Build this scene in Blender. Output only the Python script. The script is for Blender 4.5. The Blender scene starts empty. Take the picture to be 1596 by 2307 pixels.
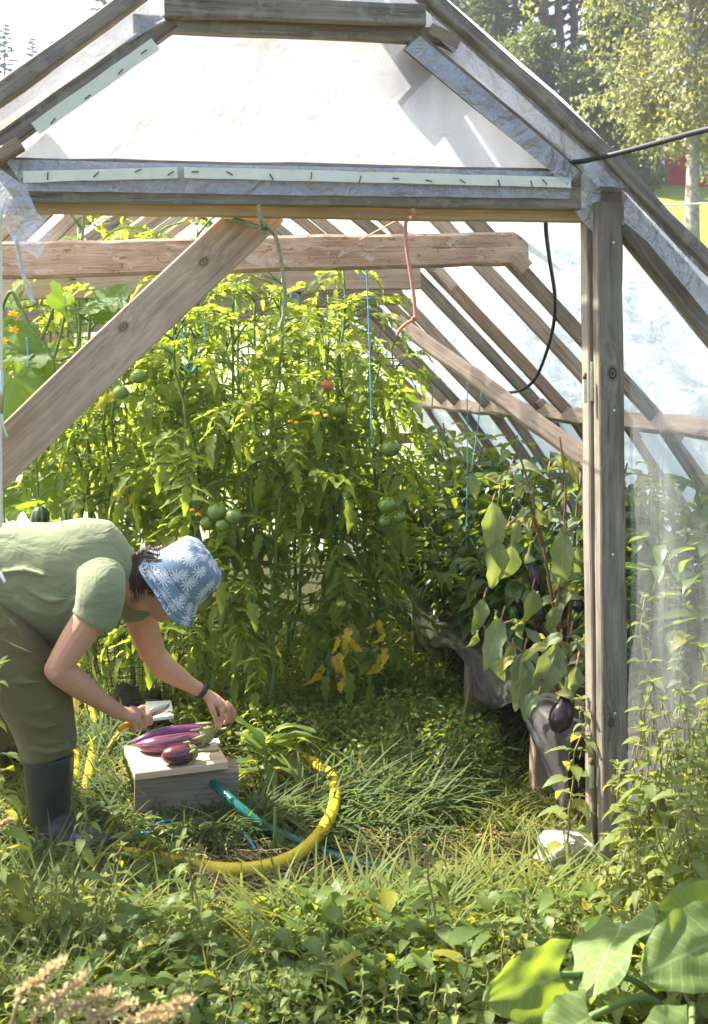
import bpy, math, random
import numpy as np
from mathutils import Vector, Matrix, noise as mnoise

random.seed(7); rng = np.random.default_rng(7)
S = bpy.context.scene
COL = S.collection
rad = math.radians

# ------------------------------------------------------------------ camera
YAW = rad(11.3); CAMZ = 1.55; FPX = 2400.0; HOR = 845.0
FW = Vector((math.sin(YAW), math.cos(YAW), 0)); RT = Vector((math.cos(YAW), -math.sin(YAW), 0)); UP = Vector((0, 0, 1))
cd = bpy.data.cameras.new('camera'); cam = bpy.data.objects.new('camera', cd); COL.objects.link(cam)
cam.location = (0, 0, CAMZ); cam.rotation_euler = (rad(90), 0, -YAW)
cd.sensor_width = 36; cd.lens = 36 * FPX / 2307; cd.shift_y = -(1153.5 - HOR) / 2307
cd.clip_start = 0.05; cd.clip_end = 600
cd.dof.use_dof = True; cd.dof.focus_distance = 3.9; cd.dof.aperture_fstop = 6.3
S.camera = cam

# ------------------------------------------------------------------ world, sun, exposure
SUN = Vector((-0.55, 0.37, 0.75)).normalized()
W = bpy.data.worlds.new("World"); S.world = W; W.use_nodes = True
wn = W.node_tree; sky = wn.nodes.new('ShaderNodeTexSky'); sky.sky_type = 'NISHITA'; sky.sun_disc = False
sky.sun_elevation = math.asin(SUN.z); sky.sun_rotation = math.atan2(SUN.x, SUN.y)
sky.air_density = 1.0; sky.dust_density = 2.5; sky.ozone_density = 1.0
bg = wn.nodes['Background']; wn.links.new(sky.outputs[0], bg.inputs[0]); bg.inputs[1].default_value = 0.075
sl = bpy.data.lights.new('sun', 'SUN'); so = bpy.data.objects.new('sun', sl); COL.objects.link(so)
sl.energy = 5.0; sl.angle = rad(0.6); sl.color = (1.0, 0.91, 0.76)
so.rotation_euler = SUN.to_track_quat('Z', 'Y').to_euler()
S.view_settings.view_transform = 'Standard'; S.view_settings.look = 'None'; S.view_settings.gamma = 1
S.view_settings.use_curve_mapping = False; S.view_settings.exposure = 2.55
S.render.engine = 'CYCLES'
S.cycles.use_denoising = True; S.cycles.max_bounces = 10; S.cycles.transparent_max_bounces = 24
S.cycles.transmission_bounces = 6; S.cycles.diffuse_bounces = 5; S.cycles.caustics_reflective = False
S.cycles.sample_clamp_indirect = 6

# ------------------------------------------------------------------ picture-to-place helpers
def ray(x, y): return FW + RT * ((x - 798) / FPX) + UP * ((HOR - y) / FPX)
def C(x, y, d): return Vector((0, 0, CAMZ)) + ray(x, y) * d
def P(x, y, Y): r = ray(x, y); return Vector((0, 0, CAMZ)) + r * (Y / r.y)
def G(x, y, z=0.0): r = ray(x, y); return Vector((0, 0, CAMZ)) + r * ((z - CAMZ) / r.z)

# ------------------------------------------------------------------ mesh helpers
class MB:
    def __init__(s): s.p = []; s.n = 0
    def add(s, V, F, UV=None, mi=0):
        V = np.asarray(V, float).reshape(-1, 3); F = np.asarray(F, int)
        if len(V) == 0 or len(F) == 0: return s
        s.p.append((V, F + s.n, UV if UV is not None else np.zeros((len(V), 2)), mi)); s.n += len(V); return s
    def mesh(s, name, mats, off=(0, 0, 0), smooth=True):
        V = np.concatenate([p[0] for p in s.p]) - np.asarray(off, float)
        UV = np.concatenate([p[2] for p in s.p])
        li = []; st = []; mi = []; k = 0
        for p in s.p:
            F = p[1]; m, c = F.shape
            li.append(F.reshape(-1)); st.append(k + np.arange(m) * c); k += m * c; mi.append(np.full(m, p[3]))
        li = np.concatenate(li); st = np.concatenate(st); mi = np.concatenate(mi)
        me = bpy.data.meshes.new(name)
        me.vertices.add(len(V)); me.vertices.foreach_set('co', V.astype(np.float32).reshape(-1))
        me.loops.add(len(li)); me.loops.foreach_set('vertex_index', li.astype(np.int32))
        me.polygons.add(len(st)); me.polygons.foreach_set('loop_start', st.astype(np.int32))
        me.polygons.foreach_set('material_index', mi.astype(np.int32))
        uvl = me.uv_layers.new(name='UVMap'); uvl.data.foreach_set('uv', UV[li].astype(np.float32).reshape(-1))
        if not isinstance(mats, (list, tuple)): mats = [mats]
        for m in mats: me.materials.append(m)
        me.update(calc_edges=True)
        me.polygons.foreach_set('use_smooth', np.full(len(st), smooth)); me.update()
        return me

def link(o, parent=None):
    COL.objects.link(o)
    if parent is not None: o.parent = parent
    return o
def part(name, mb, m, parent, smooth=True, label=None):
    off = parent.location if parent.type == 'EMPTY' else parent.parent.location
    o = bpy.data.objects.new(name, mb.mesh(name, m, off, smooth)); link(o, parent)
    if label: o['label'] = label
    return o
def tag(o, label, cat, group=None, kind=None):
    o['label'] = label; o['category'] = cat
    if group: o['group'] = group
    if kind: o['kind'] = kind
    return o
def empty(name, loc, label, cat, group=None):
    o = bpy.data.objects.new(name, None); o.location = loc; o.empty_display_size = .1; link(o); return tag(o, label, cat, group)
def single(name, mb, m, label, cat, loc=None, smooth=True, group=None, kind=None):
    loc = Vector(loc) if loc is not None else Vector((0, 0, 0))
    o = bpy.data.objects.new(name, mb.mesh(name, m, loc, smooth)); o.location = loc; link(o)
    return tag(o, label, cat, group, kind)
def copy_thing(root, loc, rz=0, sc=1.0, label=None):
    r = root.copy(); COL.objects.link(r); r.location = loc; r.rotation_euler = (0, 0, rz); r.scale = (sc, sc, sc)
    if label: r['label'] = label
    for ch in list(root.children):
        c = ch.copy(); COL.objects.link(c); c.parent = r
        for g in list(ch.children):
            d = g.copy(); COL.objects.link(d); d.parent = c
    return r

def catmull(pts, m=6):
    pts = [np.array(p, float) for p in pts]
    if len(pts) < 3: return np.array([pts[0] + (pts[-1] - pts[0]) * t for t in np.linspace(0, 1, m + 1)])
    q = [2 * pts[0] - pts[1]] + pts + [2 * pts[-1] - pts[-2]]; out = []
    for i in range(1, len(q) - 2):
        p0, p1, p2, p3 = q[i - 1:i + 3]
        for t in np.linspace(0, 1, m, endpoint=False):
            out.append(.5 * (2 * p1 + (p2 - p0) * t + (2 * p0 - 5 * p1 + 4 * p2 - p3) * t * t + (3 * p1 - p0 - 3 * p2 + p3) * t ** 3))
    out.append(q[-2]); return np.array(out)

def tube(pts, r, n=6, ref=None, rb=None):
    """swept tube; r, rb scalars or per-point lists (two half axes), closed ends"""
    pts = np.asarray(pts, float); m = len(pts)
    r = np.interp(np.linspace(0, 1, m), np.linspace(0, 1, len(np.atleast_1d(r))), np.atleast_1d(r))
    rb_ = r if rb is None else np.interp(np.linspace(0, 1, m), np.linspace(0, 1, len(np.atleast_1d(rb))), np.atleast_1d(rb))
    T = np.gradient(pts, axis=0); T /= np.linalg.norm(T, axis=1)[:, None] + 1e-12
    a = np.array(ref if ref is not None else ((0, 0, 1) if abs(T[0][2]) < .9 else (1, 0, 0)), float)
    V = np.zeros((m * n + 2, 3)); UV = np.zeros((m * n + 2, 2)); th = np.arange(n) * 2 * math.pi / n
    L = np.concatenate([[0], np.cumsum(np.linalg.norm(np.diff(pts, axis=0), axis=1))])
    for i in range(m):
        b = np.cross(T[i], a); b /= np.linalg.norm(b) + 1e-12; c = np.cross(b, T[i])
        if ref is None: a = c
        V[i * n:(i + 1) * n] = pts[i] + np.outer(np.cos(th) * r[i], c) + np.outer(np.sin(th) * rb_[i], b)
        UV[i * n:(i + 1) * n, 0] = th / (2 * math.pi); UV[i * n:(i + 1) * n, 1] = L[i]
    V[m * n] = pts[0]; V[m * n + 1] = pts[-1]; UV[m * n + 1, 1] = L[-1]
    j = np.arange(n); j2 = (j + 1) % n; F = []
    for i in range(m - 1): F.append(np.stack([i * n + j, i * n + j2, (i + 1) * n + j2, (i + 1) * n + j], 1))
    F = np.concatenate(F)
    Tr = np.concatenate([np.stack([np.full(n, m * n), j2, j], 1), np.stack([np.full(n, m * n + 1), (m - 1) * n + j, (m - 1) * n + j2], 1)])
    return V, F, UV, Tr
def add_tube(mb, pts, r, n=6, ref=None, rb=None, mi=0):
    V, F, UV, Tr = tube(pts, r, n, ref, rb); k = mb.n; mb.add(V, F, UV, mi)
    mb.p.append((np.zeros((0, 3)), Tr + k, np.zeros((0, 2)), mi)); return mb
def add_ball(mb, c, r, n=14, m=9, mi=0, f=None):
    """r scalar or 3-vector; f(unit dirs)->radius factor"""
    c = np.array(c, float); r = np.ones(3) * np.array(r, float)
    ph = np.linspace(0, math.pi, m + 1); th = np.arange(n) * 2 * math.pi / n
    D = np.array([[math.sin(p) * math.cos(t), math.sin(p) * math.sin(t), math.cos(p)] for p in ph for t in th])
    R = f(D)[:, None] if f is not None else 1.0
    V = c + D * R * r; j = np.arange(n); j2 = (j + 1) % n
    F = np.concatenate([np.stack([i * n + j, (i + 1) * n + j, (i + 1) * n + j2, i * n + j2], 1) for i in range(m)])
    UV = np.array([[t / 6.2832, p / 3.1416] for p in ph for t in th]); return mb.add(V, F, UV, mi)
def add_grid(mb, V, nu, nv, UV=None, mi=0, closed=False):
    """V laid out as nv rows of nu"""
    F = []
    for i in range(nv - 1):
        j = np.arange(nu if closed else nu - 1); j2 = (j + 1) % nu
        F.append(np.stack([i * nu + j, i * nu + j2, (i + 1) * nu + j2, (i + 1) * nu + j], 1))
    return mb.add(V, np.concatenate(F), UV, mi)
def add_box(mb, c, s, M=None, mi=0, bev=.0):
    """box with chamfered edges: c centre, s full size, M 3x3 columns"""
    x, y, z = [q / 2 for q in s]; b = min(bev, x * .8, y * .8, z * .8)
    if b <= 0:
        V = np.array([[i * x, j * y, k * z] for i in (-1, 1) for j in (-1, 1) for k in (-1, 1)])
        F = np.array([[0, 1, 3, 2], [4, 6, 7, 5], [0, 4, 5, 1], [2, 3, 7, 6], [0, 2, 6, 4], [1, 5, 7, 3]])
        V = V if M is None else V @ np.array(M).T
        return mb.add(V + np.array(c), F, None, mi)
    ring = [(-y, -z + b), (-y, z - b), (-y + b, z), (y - b, z), (y, z - b), (y, -z + b), (y - b, -z), (-y + b, -z)]
    V = []
    for X, sc in ((-x, 1), (-x + b, 0), (x - b, 0), (x, 1)):
        for (p, q) in ring:
            if sc: p = max(-y + b, min(y - b, p)); q = max(-z + b, min(z - b, q))
            V.append((X, p, q))
    V = np.array(V); V = V if M is None else V @ np.array(M).T
    k = mb.n; add_grid(mb, V + np.array(c), 8, 4, None, mi, True)
    mb.p.append((np.zeros((0, 3)), np.array([[k + i for i in range(7, -1, -1)], [k + 24 + i for i in range(8)]]), np.zeros((0, 2)), mi))
    return mb

# ---- leaves
def leaf_tmpl(n, prof, fold=.3, droop=.5, cols=3, wav=0.0, seed=0):
    """one blade: y along, x across; unit length"""
    r = random.Random(seed); V = []; UV = []; y = z = 0.0; ph = r.random() * 6
    for i in range(n + 1):
        v = i / n; w = max(prof(v), .004)
        for c in range(cols):
            u = -1 + 2 * c / (cols - 1)
            V.append((w * u * math.cos(fold), y + 0.0, z + abs(u) * w * math.sin(fold) + wav * math.sin(v * 9 + ph + u * 2) * abs(u)))
            UV.append((u * w, v))
        a = droop * v; y += math.cos(a) / n; z -= math.sin(a) / n
    F = [[i * cols + c, i * cols + c + 1, (i + 1) * cols + c + 1, (i + 1) * cols + c] for i in range(n) for c in range(cols - 1)]
    return np.array(V), np.array(F), np.array(UV)
def place(mb, T, pos, dr, nr, sc, mi=0):
    V, F, UV = T; pos = np.atleast_2d(pos); N = len(pos)
    Y = np.atleast_2d(np.asarray(dr, float)) + np.zeros((N, 3)); Y = Y / (np.linalg.norm(Y, axis=1)[:, None] + 1e-9)
    Z = np.atleast_2d(np.asarray(nr, float)) + np.zeros((N, 3)); X = np.cross(Y, Z); X /= np.linalg.norm(X, axis=1)[:, None] + 1e-9; Z = np.cross(X, Y)
    sc = np.atleast_1d(sc) * np.ones(N)
    B = np.stack([X, Y, Z], 1) * sc[:, None, None]
    VV = np.einsum('mk,nkj->nmj', V, B) + pos[:, None, :]
    FF = F[None] + (np.arange(N) * len(V))[:, None, None]
    return mb.add(VV.reshape(-1, 3), FF.reshape(-1, F.shape[1]), np.tile(UV, (N, 1)), mi)
def bez(*k):  # piecewise-linear width profile
    xs = [a for a, b in k]; ys = [b for a, b in k]
    return lambda v: float(np.interp(v, xs, ys))
def ovate(w, pw=.35): return lambda v: w * (math.sin(math.pi * v ** (pw * 2)) ** .8 if 0 < v < 1 else 0)
def serr(f, n, k=.25):
    return lambda v: f(v) * (1 - k * ((v * n) % 1.0))

# ------------------------------------------------------------------ materials
class NT:
    def __init__(s, name):
        s.m = bpy.data.materials.new(name); s.m.use_nodes = True; s.t = s.m.node_tree; s.t.nodes.clear()
        s.out = s.t.nodes.new('ShaderNodeOutputMaterial')
    def n(s, typ, ins=None, **props):
        nd = s.t.nodes.new('ShaderNode' + typ)
        for k, v in props.items(): setattr(nd, k, v)
        for k, v in (ins or {}).items(): s.set(nd.inputs[k], v)
        return nd
    def set(s, sock, v):
        if hasattr(v, 'is_linked'): s.t.links.new(v, sock)
        elif hasattr(v, 'outputs'): s.t.links.new(v.outputs[0], sock)
        else:
            if isinstance(v, tuple) and len(v) == 3 and sock.type == 'RGBA': v = v + (1,)
            sock.default_value = v
    def math(s, op, a, b=0.0, c=None):
        nd = s.n('Math', operation=op); s.set(nd.inputs[0], a); s.set(nd.inputs[1], b)
        if c is not None: s.set(nd.inputs[2], c)
        return nd.outputs[0]
    def mix(s, f, a, b):
        nd = s.n('MixRGB'); s.set(nd.inputs[0], f); s.set(nd.inputs[1], a); s.set(nd.inputs[2], b); return nd.outputs[0]
    def ramp(s, f, stops):
        nd = s.n('ValToRGB'); s.set(nd.inputs[0], f); e = nd.color_ramp.elements
        while len(e) < len(stops): e.new(.5)
        for i, (p, c) in enumerate(stops): e[i].position = p; e[i].color = tuple(c) + (1,) if len(c) == 3 else c
        return nd.outputs[0]
    def coord(s, kind='Object', sc=(1, 1, 1), loc=(0, 0, 0), rnd=False):
        tc = s.n('TexCoord'); v = tc.outputs[kind]
        if rnd:
            oi = s.n('ObjectInfo'); mu = s.n('VectorMath', operation='MULTIPLY_ADD'); cx = s.n('CombineXYZ', {0: oi.outputs['Random'], 1: oi.outputs['Random'], 2: oi.outputs['Random']})
            s.set(mu.inputs[0], cx); mu.inputs[1].default_value = (37, 11, 23); s.set(mu.inputs[2], v); v = mu.outputs[0]
        mp = s.n('Mapping', {0: v}); mp.inputs[1].default_value = loc; mp.inputs[3].default_value = sc; return mp.outputs[0]
    def noise(s, v, sc, det=4, rough=.55, dist=0.0):
        return s.n('TexNoise', {'Vector': v, 'Scale': sc, 'Detail': det, 'Roughness': rough, 'Distortion': dist}).outputs[0]
    def bump(s, h, st, dist=.01):
        return s.n('Bump', {'Height': h, 'Strength': st, 'Distance': dist}).outputs[0]
    def bsdf(s, col, rough=.6, spec=.3, nrm=None, **k):
        b = s.n('BsdfPrincipled', {'Base Color': col, 'Roughness': rough, 'Specular IOR Level': spec})
        for q, v in k.items(): s.set(b.inputs[q.replace('_', ' ')], v)
        if nrm is not None: s.set(b.inputs['Normal'], nrm)
        return b
    def done(s, sh): s.set(s.out.inputs[0], sh); return s.m
def mixsh(t, f, a, b):
    nd = t.n('MixShader'); t.set(nd.inputs[0], f); t.t.links.new(a.outputs[0], nd.inputs[1]); t.t.links.new(b.outputs[0], nd.inputs[2]); return nd

def wood(name, dark, light, stain=(.05, .05, .045), knots=1.0, peel=None, lichen=None, fib=1.0, kn=()):
    dark = tuple(x * .72 for x in dark)
    t = NT(name); v = t.coord('Object', (1, 1, 1), rnd=True)
    vk = t.n('Mapping', {0: v, 3: (2.1, 0.6, 6.0)}).outputs[0]
    vo = t.n('TexVoronoi', {'Vector': vk, 'Scale': 1.0}); kd = vo.outputs['Distance']
    kr = t.ramp(vo.outputs['Color'], [(.47, (0, 0, 0)), (.5, (1, 1, 1))])
    near = t.math('MULTIPLY', t.ramp(kd, [(.03, (1, 1, 1)), (.34, (0, 0, 0))]), kr); spot_ = None
    for (kx, kz, krad) in kn:   # single big knots: x along the board, z across it
        raw = t.n('TexCoord').outputs['Object']; m_ = t.n('Mapping', {0: raw}); m_.inputs[1].default_value = (-kx * .7, 0, -kz); m_.inputs[3].default_value = (.7, 0, 1)
        ln = t.n('VectorMath', operation='LENGTH'); t.set(ln.inputs[0], m_.outputs[0]); q_ = t.math('DIVIDE', ln.outputs['Value'], krad)
        near = t.math('MAXIMUM', near, t.ramp(t.math('MULTIPLY', q_, .25), [(.2, (1, 1, 1)), (.95, (0, 0, 0))]))
        ring = t.math('ADD', .65, t.math('MULTIPLY', t.math('SINE', t.math('MULTIPLY', q_, 14)), .3)); k1_ = t.math('MULTIPLY', t.ramp(q_, [(.86, (1, 1, 1)), (1.0, (0, 0, 0))]), ring); spot_ = k1_ if spot_ is None else t.math('MAXIMUM', spot_, k1_)
    wn_ = t.n('TexNoise', {'Vector': t.n('Mapping', {0: v, 3: (1.3, 3.5, 3.5)}).outputs[0], 'Scale': 1.0, 'Detail': 2}).outputs[0]
    off = t.math('ADD', t.math('MULTIPLY', t.math('SUBTRACT', wn_, .5), .10), t.math('MULTIPLY', near, .016))
    cx = t.n('CombineXYZ', {0: 0.0, 1: off, 2: off}); vd = t.n('VectorMath', operation='ADD'); t.set(vd.inputs[0], v); t.set(vd.inputs[1], cx); vd = vd.outputs[0]
    band = t.noise(t.n('Mapping', {0: vd, 3: (.55, 85, 85)}).outputs[0], 1.0, 2, .6)
    big = t.noise(t.n('Mapping', {0: v, 3: (2.4, 6, 6)}).outputs[0], 1.3, 5, .62)
    fibre = t.noise(t.n('Mapping', {0: vd, 3: (5, 210, 210)}).outputs[0], 1.0, 3, .7)
    f = t.math('ADD', t.math('MULTIPLY', band, .50), t.math('ADD', t.math('MULTIPLY', big, .50), t.math('MULTIPLY', fibre, .35 * fib)))
    f = t.math('SUBTRACT', f, .12)
    c = t.ramp(f, [(.33, dark), (.52, tuple((a + b) / 2 for a, b in zip(dark, light))), (.74, light)])
    # cracks along the grain, stains, knots
    cr = t.noise(t.n('Mapping', {0: vd, 3: (1.3, 48, 48)}).outputs[0], 1.0, 2)
    crm = t.ramp(cr, [(.27, (1, 1, 1)), (.33, (0, 0, 0))])
    c = t.mix(t.math('MULTIPLY', crm, .6), c, stain)
    st = t.ramp(t.noise(v, 3.2, 5, .65), [(.48, (0, 0, 0)), (.72, (1, 1, 1))])
    c = t.mix(t.math('MULTIPLY', st, .35), c, stain)
    kn = t.ramp(kd, [(.05, (1, 1, 1)), (.10, (0, 0, 0))])
    km = t.math('MULTIPLY', t.math('MULTIPLY', kn, kr), .75 * knots); c = t.mix(km, c, tuple(d * .35 for d in dark))
    if spot_ is not None: c = t.mix(spot_, c, tuple(d * .45 for d in dark))
    if lichen:
        lm = t.ramp(t.noise(v, 16, 5, .7), [(.52, (0, 0, 0)), (.6, (1, 1, 1))]); c = t.mix(t.math('MULTIPLY', lm, .55), c, lichen)
    if peel:
        pn = t.ramp(t.noise(t.n('Mapping', {0: v, 3: (8, 22, 22)}).outputs[0], 1.2, 6, .7, .8), [(.55, (0, 0, 0)), (.60, (1, 1, 1))]); c = t.mix(pn, c, peel)
        p2 = t.ramp(t.noise(t.n('Mapping', {0: v, 3: (16, 34, 34)}).outputs[0], 1.7, 5, .6, .4), [(.62, (0, 0, 0)), (.65, (1, 1, 1))]); c = t.mix(t.math('MULTIPLY', p2, .8), c, (.2, .1, .06))
    h = t.math('SUBTRACT', t.math('MULTIPLY', fibre, .6), t.math('MULTIPLY', crm, .7))
    return t.done(t.bsdf(c, .78, .2, t.bump(h, .5, .004)))

def film(name, tr, tl, col=(.86, .88, .92), streak=.15, rough=.22, wr=.5, wsc=(3, 3, 3), gl=.10, var=.5, crease=0):
    t = NT(name); v = t.coord('Object', (1, 1, 1)); tc = v
    st = t.noise(t.n('Mapping', {0: v, 3: (5, 5, .5)}).outputs[0], 2.0, 5, .6)
    bl = t.noise(v, 2.1, 4, .6)
    fac = t.math('ADD', t.math('MULTIPLY', t.math('SUBTRACT', .5, st), streak * 2), t.math('MULTIPLY', t.math('SUBTRACT', .5, bl), var * tr))
    fac = t.math('ADD', fac, tr)
    sp = t.ramp(t.noise(v, 95, 2, .6), [(.70, (0, 0, 0)), (.76, (1, 1, 1))])
    c2 = t.mix(t.math('MULTIPLY', sp, .35), col, (.30, .30, .26))
    if crease:
        wp = t.n('VectorMath', {0: v, 1: t.n('TexNoise', {'Vector': v, 'Scale': 1.2, 'Detail': 3}).outputs[1]}, operation='ADD').outputs[0]
        ce = t.ramp(t.n('TexVoronoi', {'Vector': t.n('Mapping', {0: wp, 2: (0, .5, 0), 3: (1.5, 1, 2.6)}).outputs[0], 'Scale': 1.3}, feature='DISTANCE_TO_EDGE').outputs[0], [(.0, (1, 1, 1)), (.02, (0, 0, 0))])
        dm = t.ramp(t.noise(v, 3.4, 6, .7), [(.45, (0, 0, 0)), (.75, (1, 1, 1))]); c2 = t.mix(t.math('MULTIPLY', dm, crease * .5), c2, (.5, .5, .47)); c2 = t.mix(t.math('MULTIPLY', ce, crease * .45), c2, (.4, .41, .42))
    wv = t.n('Mapping', {0: v, 3: wsc}).outputs[0]
    wh = t.math('ADD', t.noise(wv, 1.0, 3, .5, 1.2), t.math('MULTIPLY', t.noise(wv, 4.5, 3, .6, .6), .35))
    nb = t.bump(wh, wr, .06)
    dif = t.n('BsdfDiffuse', {0: c2, 'Normal': nb}); trl = t.n('BsdfTranslucent', {0: c2, 'Normal': nb}); tra = t.n('BsdfTransparent', {0: (.97, .98, 1.0)})
    glo = t.n('BsdfGlossy', {0: (.9, .93, 1), 'Roughness': rough, 'Normal': nb})
    s1 = mixsh(t, tl, dif, trl); s2 = mixsh(t, fac, s1, tra)
    fr = t.n('LayerWeight', {0: .25, 'Normal': nb}); gf = t.math('ADD', gl * .5, t.math('MULTIPLY', fr.outputs[1], gl * 2.2))
    return t.done(mixsh(t, gf, s2, glo))

def leaf(name, c1, c2, tc, tf=.45, rough=.45, spec=.35, vein=None, blot=None, yel=0.06, vn=7):
    t = NT(name); gi = t.n('NewGeometry'); r = gi.outputs['Random Per Island']; v = t.coord('Object')
    nz = t.noise(v, 6, 3); f = t.math('ADD', t.math('MULTIPLY', r, .75), t.math('MULTIPLY', nz, .35))
    c = t.mix(f, c1, c2); tcol = t.mix(t.math('MULTIPLY', r, .55), tc, (tc[0] * .45, tc[1] * .62, tc[2] * .5))
    ym = t.ramp(t.math('FRACT', t.math('MULTIPLY', r, 17.3)), [(1 - yel - .001, (0, 0, 0)), (1 - yel, (1, 1, 1))])
    c = t.mix(t.math('MULTIPLY', ym, .7), c, (.30, .27, .03)); tcol = t.mix(t.math('MULTIPLY', ym, .7), tcol, (.6, .5, .04))
    h = nz
    if vein:
        uv = t.n('TexCoord').outputs['UV']; sx = t.n('SeparateXYZ', {0: uv}); au = t.math('ABSOLUTE', sx.outputs[0])
        mid = t.math('LESS_THAN', au, .016)
        sv = t.math('FRACT', t.math('MULTIPLY', t.math('SUBTRACT', sx.outputs[1], t.math('MULTIPLY', au, .75)), vn))
        side = t.math('LESS_THAN', sv, .12); net = t.ramp(t.n('TexVoronoi', {'Vector': uv, 'Scale': vn * 4.5}, feature='DISTANCE_TO_EDGE').outputs[0], [(.0, (1, 1, 1)), (.09, (0, 0, 0))]); m = t.math('MAXIMUM', mid, t.math('MAXIMUM', t.math('MULTIPLY', side, .75), t.math('MULTIPLY', net, .4)))
        c = t.mix(t.math('MULTIPLY', m, .8), c, vein); tcol = t.mix(t.math('MULTIPLY', m, .5), tcol, vein)
        h = t.math('SUBTRACT', t.math('MULTIPLY', nz, .3), m)
    if blot:
        bm = t.ramp(t.noise(v, 26, 3, .6), [(.56, (0, 0, 0)), (.66, (1, 1, 1))]); c = t.mix(bm, c, blot); tcol = t.mix(t.math('MULTIPLY', bm, .7), tcol, blot)
    nb = t.bump(h, .35, .004)
    return t.done(mixsh(t, tf, t.bsdf(c, rough, spec, nb), t.n('BsdfTranslucent', {0: tcol})))

def plain(name, col, rough=.6, spec=.3, var=.15, sc=12, bump=.15, **k):
    t = NT(name); v = t.coord('Object'); nz = t.noise(v, sc, 4, .6)
    c = t.mix(nz, tuple(max(0, x * (1 - var * 1.6)) for x in col), tuple(min(1, x * (1 + var)) for x in col))
    return t.done(t.bsdf(c, rough, spec, t.bump(nz, bump, .004), **k))

M = {}
M['wood_grey'] = wood('weathered_grey_wood', (.085, .07, .052), (.31, .265, .21))
M['wood_dark'] = wood('dark_weathered_wood', (.075, .058, .045), (.30, .25, .21), knots=.6)
M['wood_brown'] = wood('brown_roof_wood', (.15, .10, .065), (.42, .31, .22))
M['wood_pale'] = wood('pale_pine_board', (.38, .28, .20), (.68, .55, .44), stain=(.24, .16, .11), knots=1.1, fib=.7)
M['wood_cover'] = wood('knotty_grey_cover_board', (.080, .065, .048), (.29, .25, .195), kn=((-.517, -.004, .019), (.545, .010, .013)))
M['wood_plank'] = wood('knotty_pine_plank', (.38, .26, .175), (.70, .54, .41), stain=(.24, .15, .10), knots=0, fib=.7, kn=((-.342, .006, .015), (-.040, .030, .015)))
M['wood_block'] = wood('dirty_old_beam', (.12, .092, .07), (.30, .245, .19), knots=.6)
M['wood_new'] = wood('new_pine_board', (.50, .33, .19), (.70, .52, .34), stain=(.4, .26, .15), knots=.5, fib=.6)
M['wood_bark'] = wood('peeling_bark_board', (.23, .15, .105), (.50, .37, .28), peel=(.40, .34, .29), stain=(.1, .06, .05))
M['wood_tie'] = wood('weathered_tie_board', (.23, .17, .13), (.48, .39, .31), stain=(.16, .1, .08))
M['wood_lichen'] = wood('lichened_grey_wood', (.085, .068, .052), (.34, .29, .24), lichen=(.30, .28, .22), knots=.4)
M['film_roof'] = film('milky_roof_film', .70, .75, (.90, .92, .95), .10, wr=.35, wsc=(2, 1.2, 2), gl=.05, var=.3)
M['film_wall'] = film('white_inner_film', .11, .66, (.80, .83, .88), .08, wr=.3, wsc=(2.2, 1.4, 2.2), gl=.05, var=.2)
M['film_gable'] = film('taut_gable_film', .09, .6, (.465, .465, .475), .18, wr=.3, wsc=(2, 2, 2), gl=.07, var=.9, crease=.6)
M['film_clear'] = film('clear_wrinkled_film', .50, .5, (.74, .78, .88), .12, rough=.16, wr=.9, wsc=(7, 7, 7), gl=.16)
M['film_side'] = film('dusty_side_film', .78, .6, (.66, .68, .70), .32, wr=.3, wsc=(6, 6, .7), gl=.05, var=.3, rough=.3)
M['strip'] = plain('white_staple_strip', (.74, .74, .62), .5, .3, .12, 30)
M['rust'] = plain('rusty_steel', (.16, .075, .035), .6, .4, .4, 60)
M['zinc'] = plain('zinc_plated_steel', (.55, .62, .52), .33, .5, .12, 40, Metallic=.75)
M['iron'] = plain('dark_wire', (.05, .042, .035), .5, .5, .4, 50, Metallic=.5)
M['soil'] = plain('dark_soil', (.06, .042, .028), .95, .1, .5, 30, .8)
M['liner'] = plain('grey_pond_liner', (.055, .053, .054), .30, .5, .35, 7, .3)
M['hose_y'] = plain('yellow_hose_rubber', (.66, .49, .03), .42, .4, .18, 18)
M['cable'] = plain('black_cable', (.018, .018, .02), .45, .4, .2, 30)
M['rope_g'] = plain('speckled_green_rope', (.34, .35, .22), .8, .2, .75, 130, .6)
M['rope_r'] = plain('faded_pink_rope', (.62, .27, .20), .8, .2, .25, 90, .6)
M['rope_w'] = plain('white_flecked_rope', (.66, .66, .60), .8, .2, .35, 120, .6)
M['string_b'] = plain('blue_twine', (.10, .38, .66), .7, .2, .2, 90)
M['white_bag'] = plain('white_plastic', (.34, .34, .36), .35, .3, .35, 9, .6)
M['black_plastic'] = plain('black_plastic', (.02, .02, .022), .4, .4, .2)
M['paper'] = plain('white_paper', (.82, .84, .86), .6, .3, .05)

L_tom = leaf('tomato_leaf', (.092, .145, .034), (.165, .215, .06), (.52, .60, .05), .54, rough=.6, spec=.2, yel=.025)
L_tomd = leaf('dying_leaf', (.42, .33, .035), (.50, .36, .05), (.75, .55, .03), .45, blot=(.14, .07, .02), yel=0)
L_pep = leaf('pepper_leaf', (.045, .09, .025), (.09, .155, .04), (.38, .48, .035), .42, rough=.28, spec=.5, yel=.02)
L_egg = leaf('eggplant_leaf', (.12, .165, .085), (.20, .235, .12), (.42, .48, .07), .36, rough=.65, vein=(.29, .33, .17), yel=.10)
L_cuc = leaf('cucumber_leaf', (.035, .085, .022), (.07, .14, .03), (.42, .55, .02), .48, vein=(.16, .26, .06), yel=.04, vn=6)
L_net = leaf('nettle_leaf', (.085, .135, .032), (.19, .235, .065), (.70, .68, .04), .46, vein=(.20, .26, .10), yel=.06, vn=8)
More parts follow.
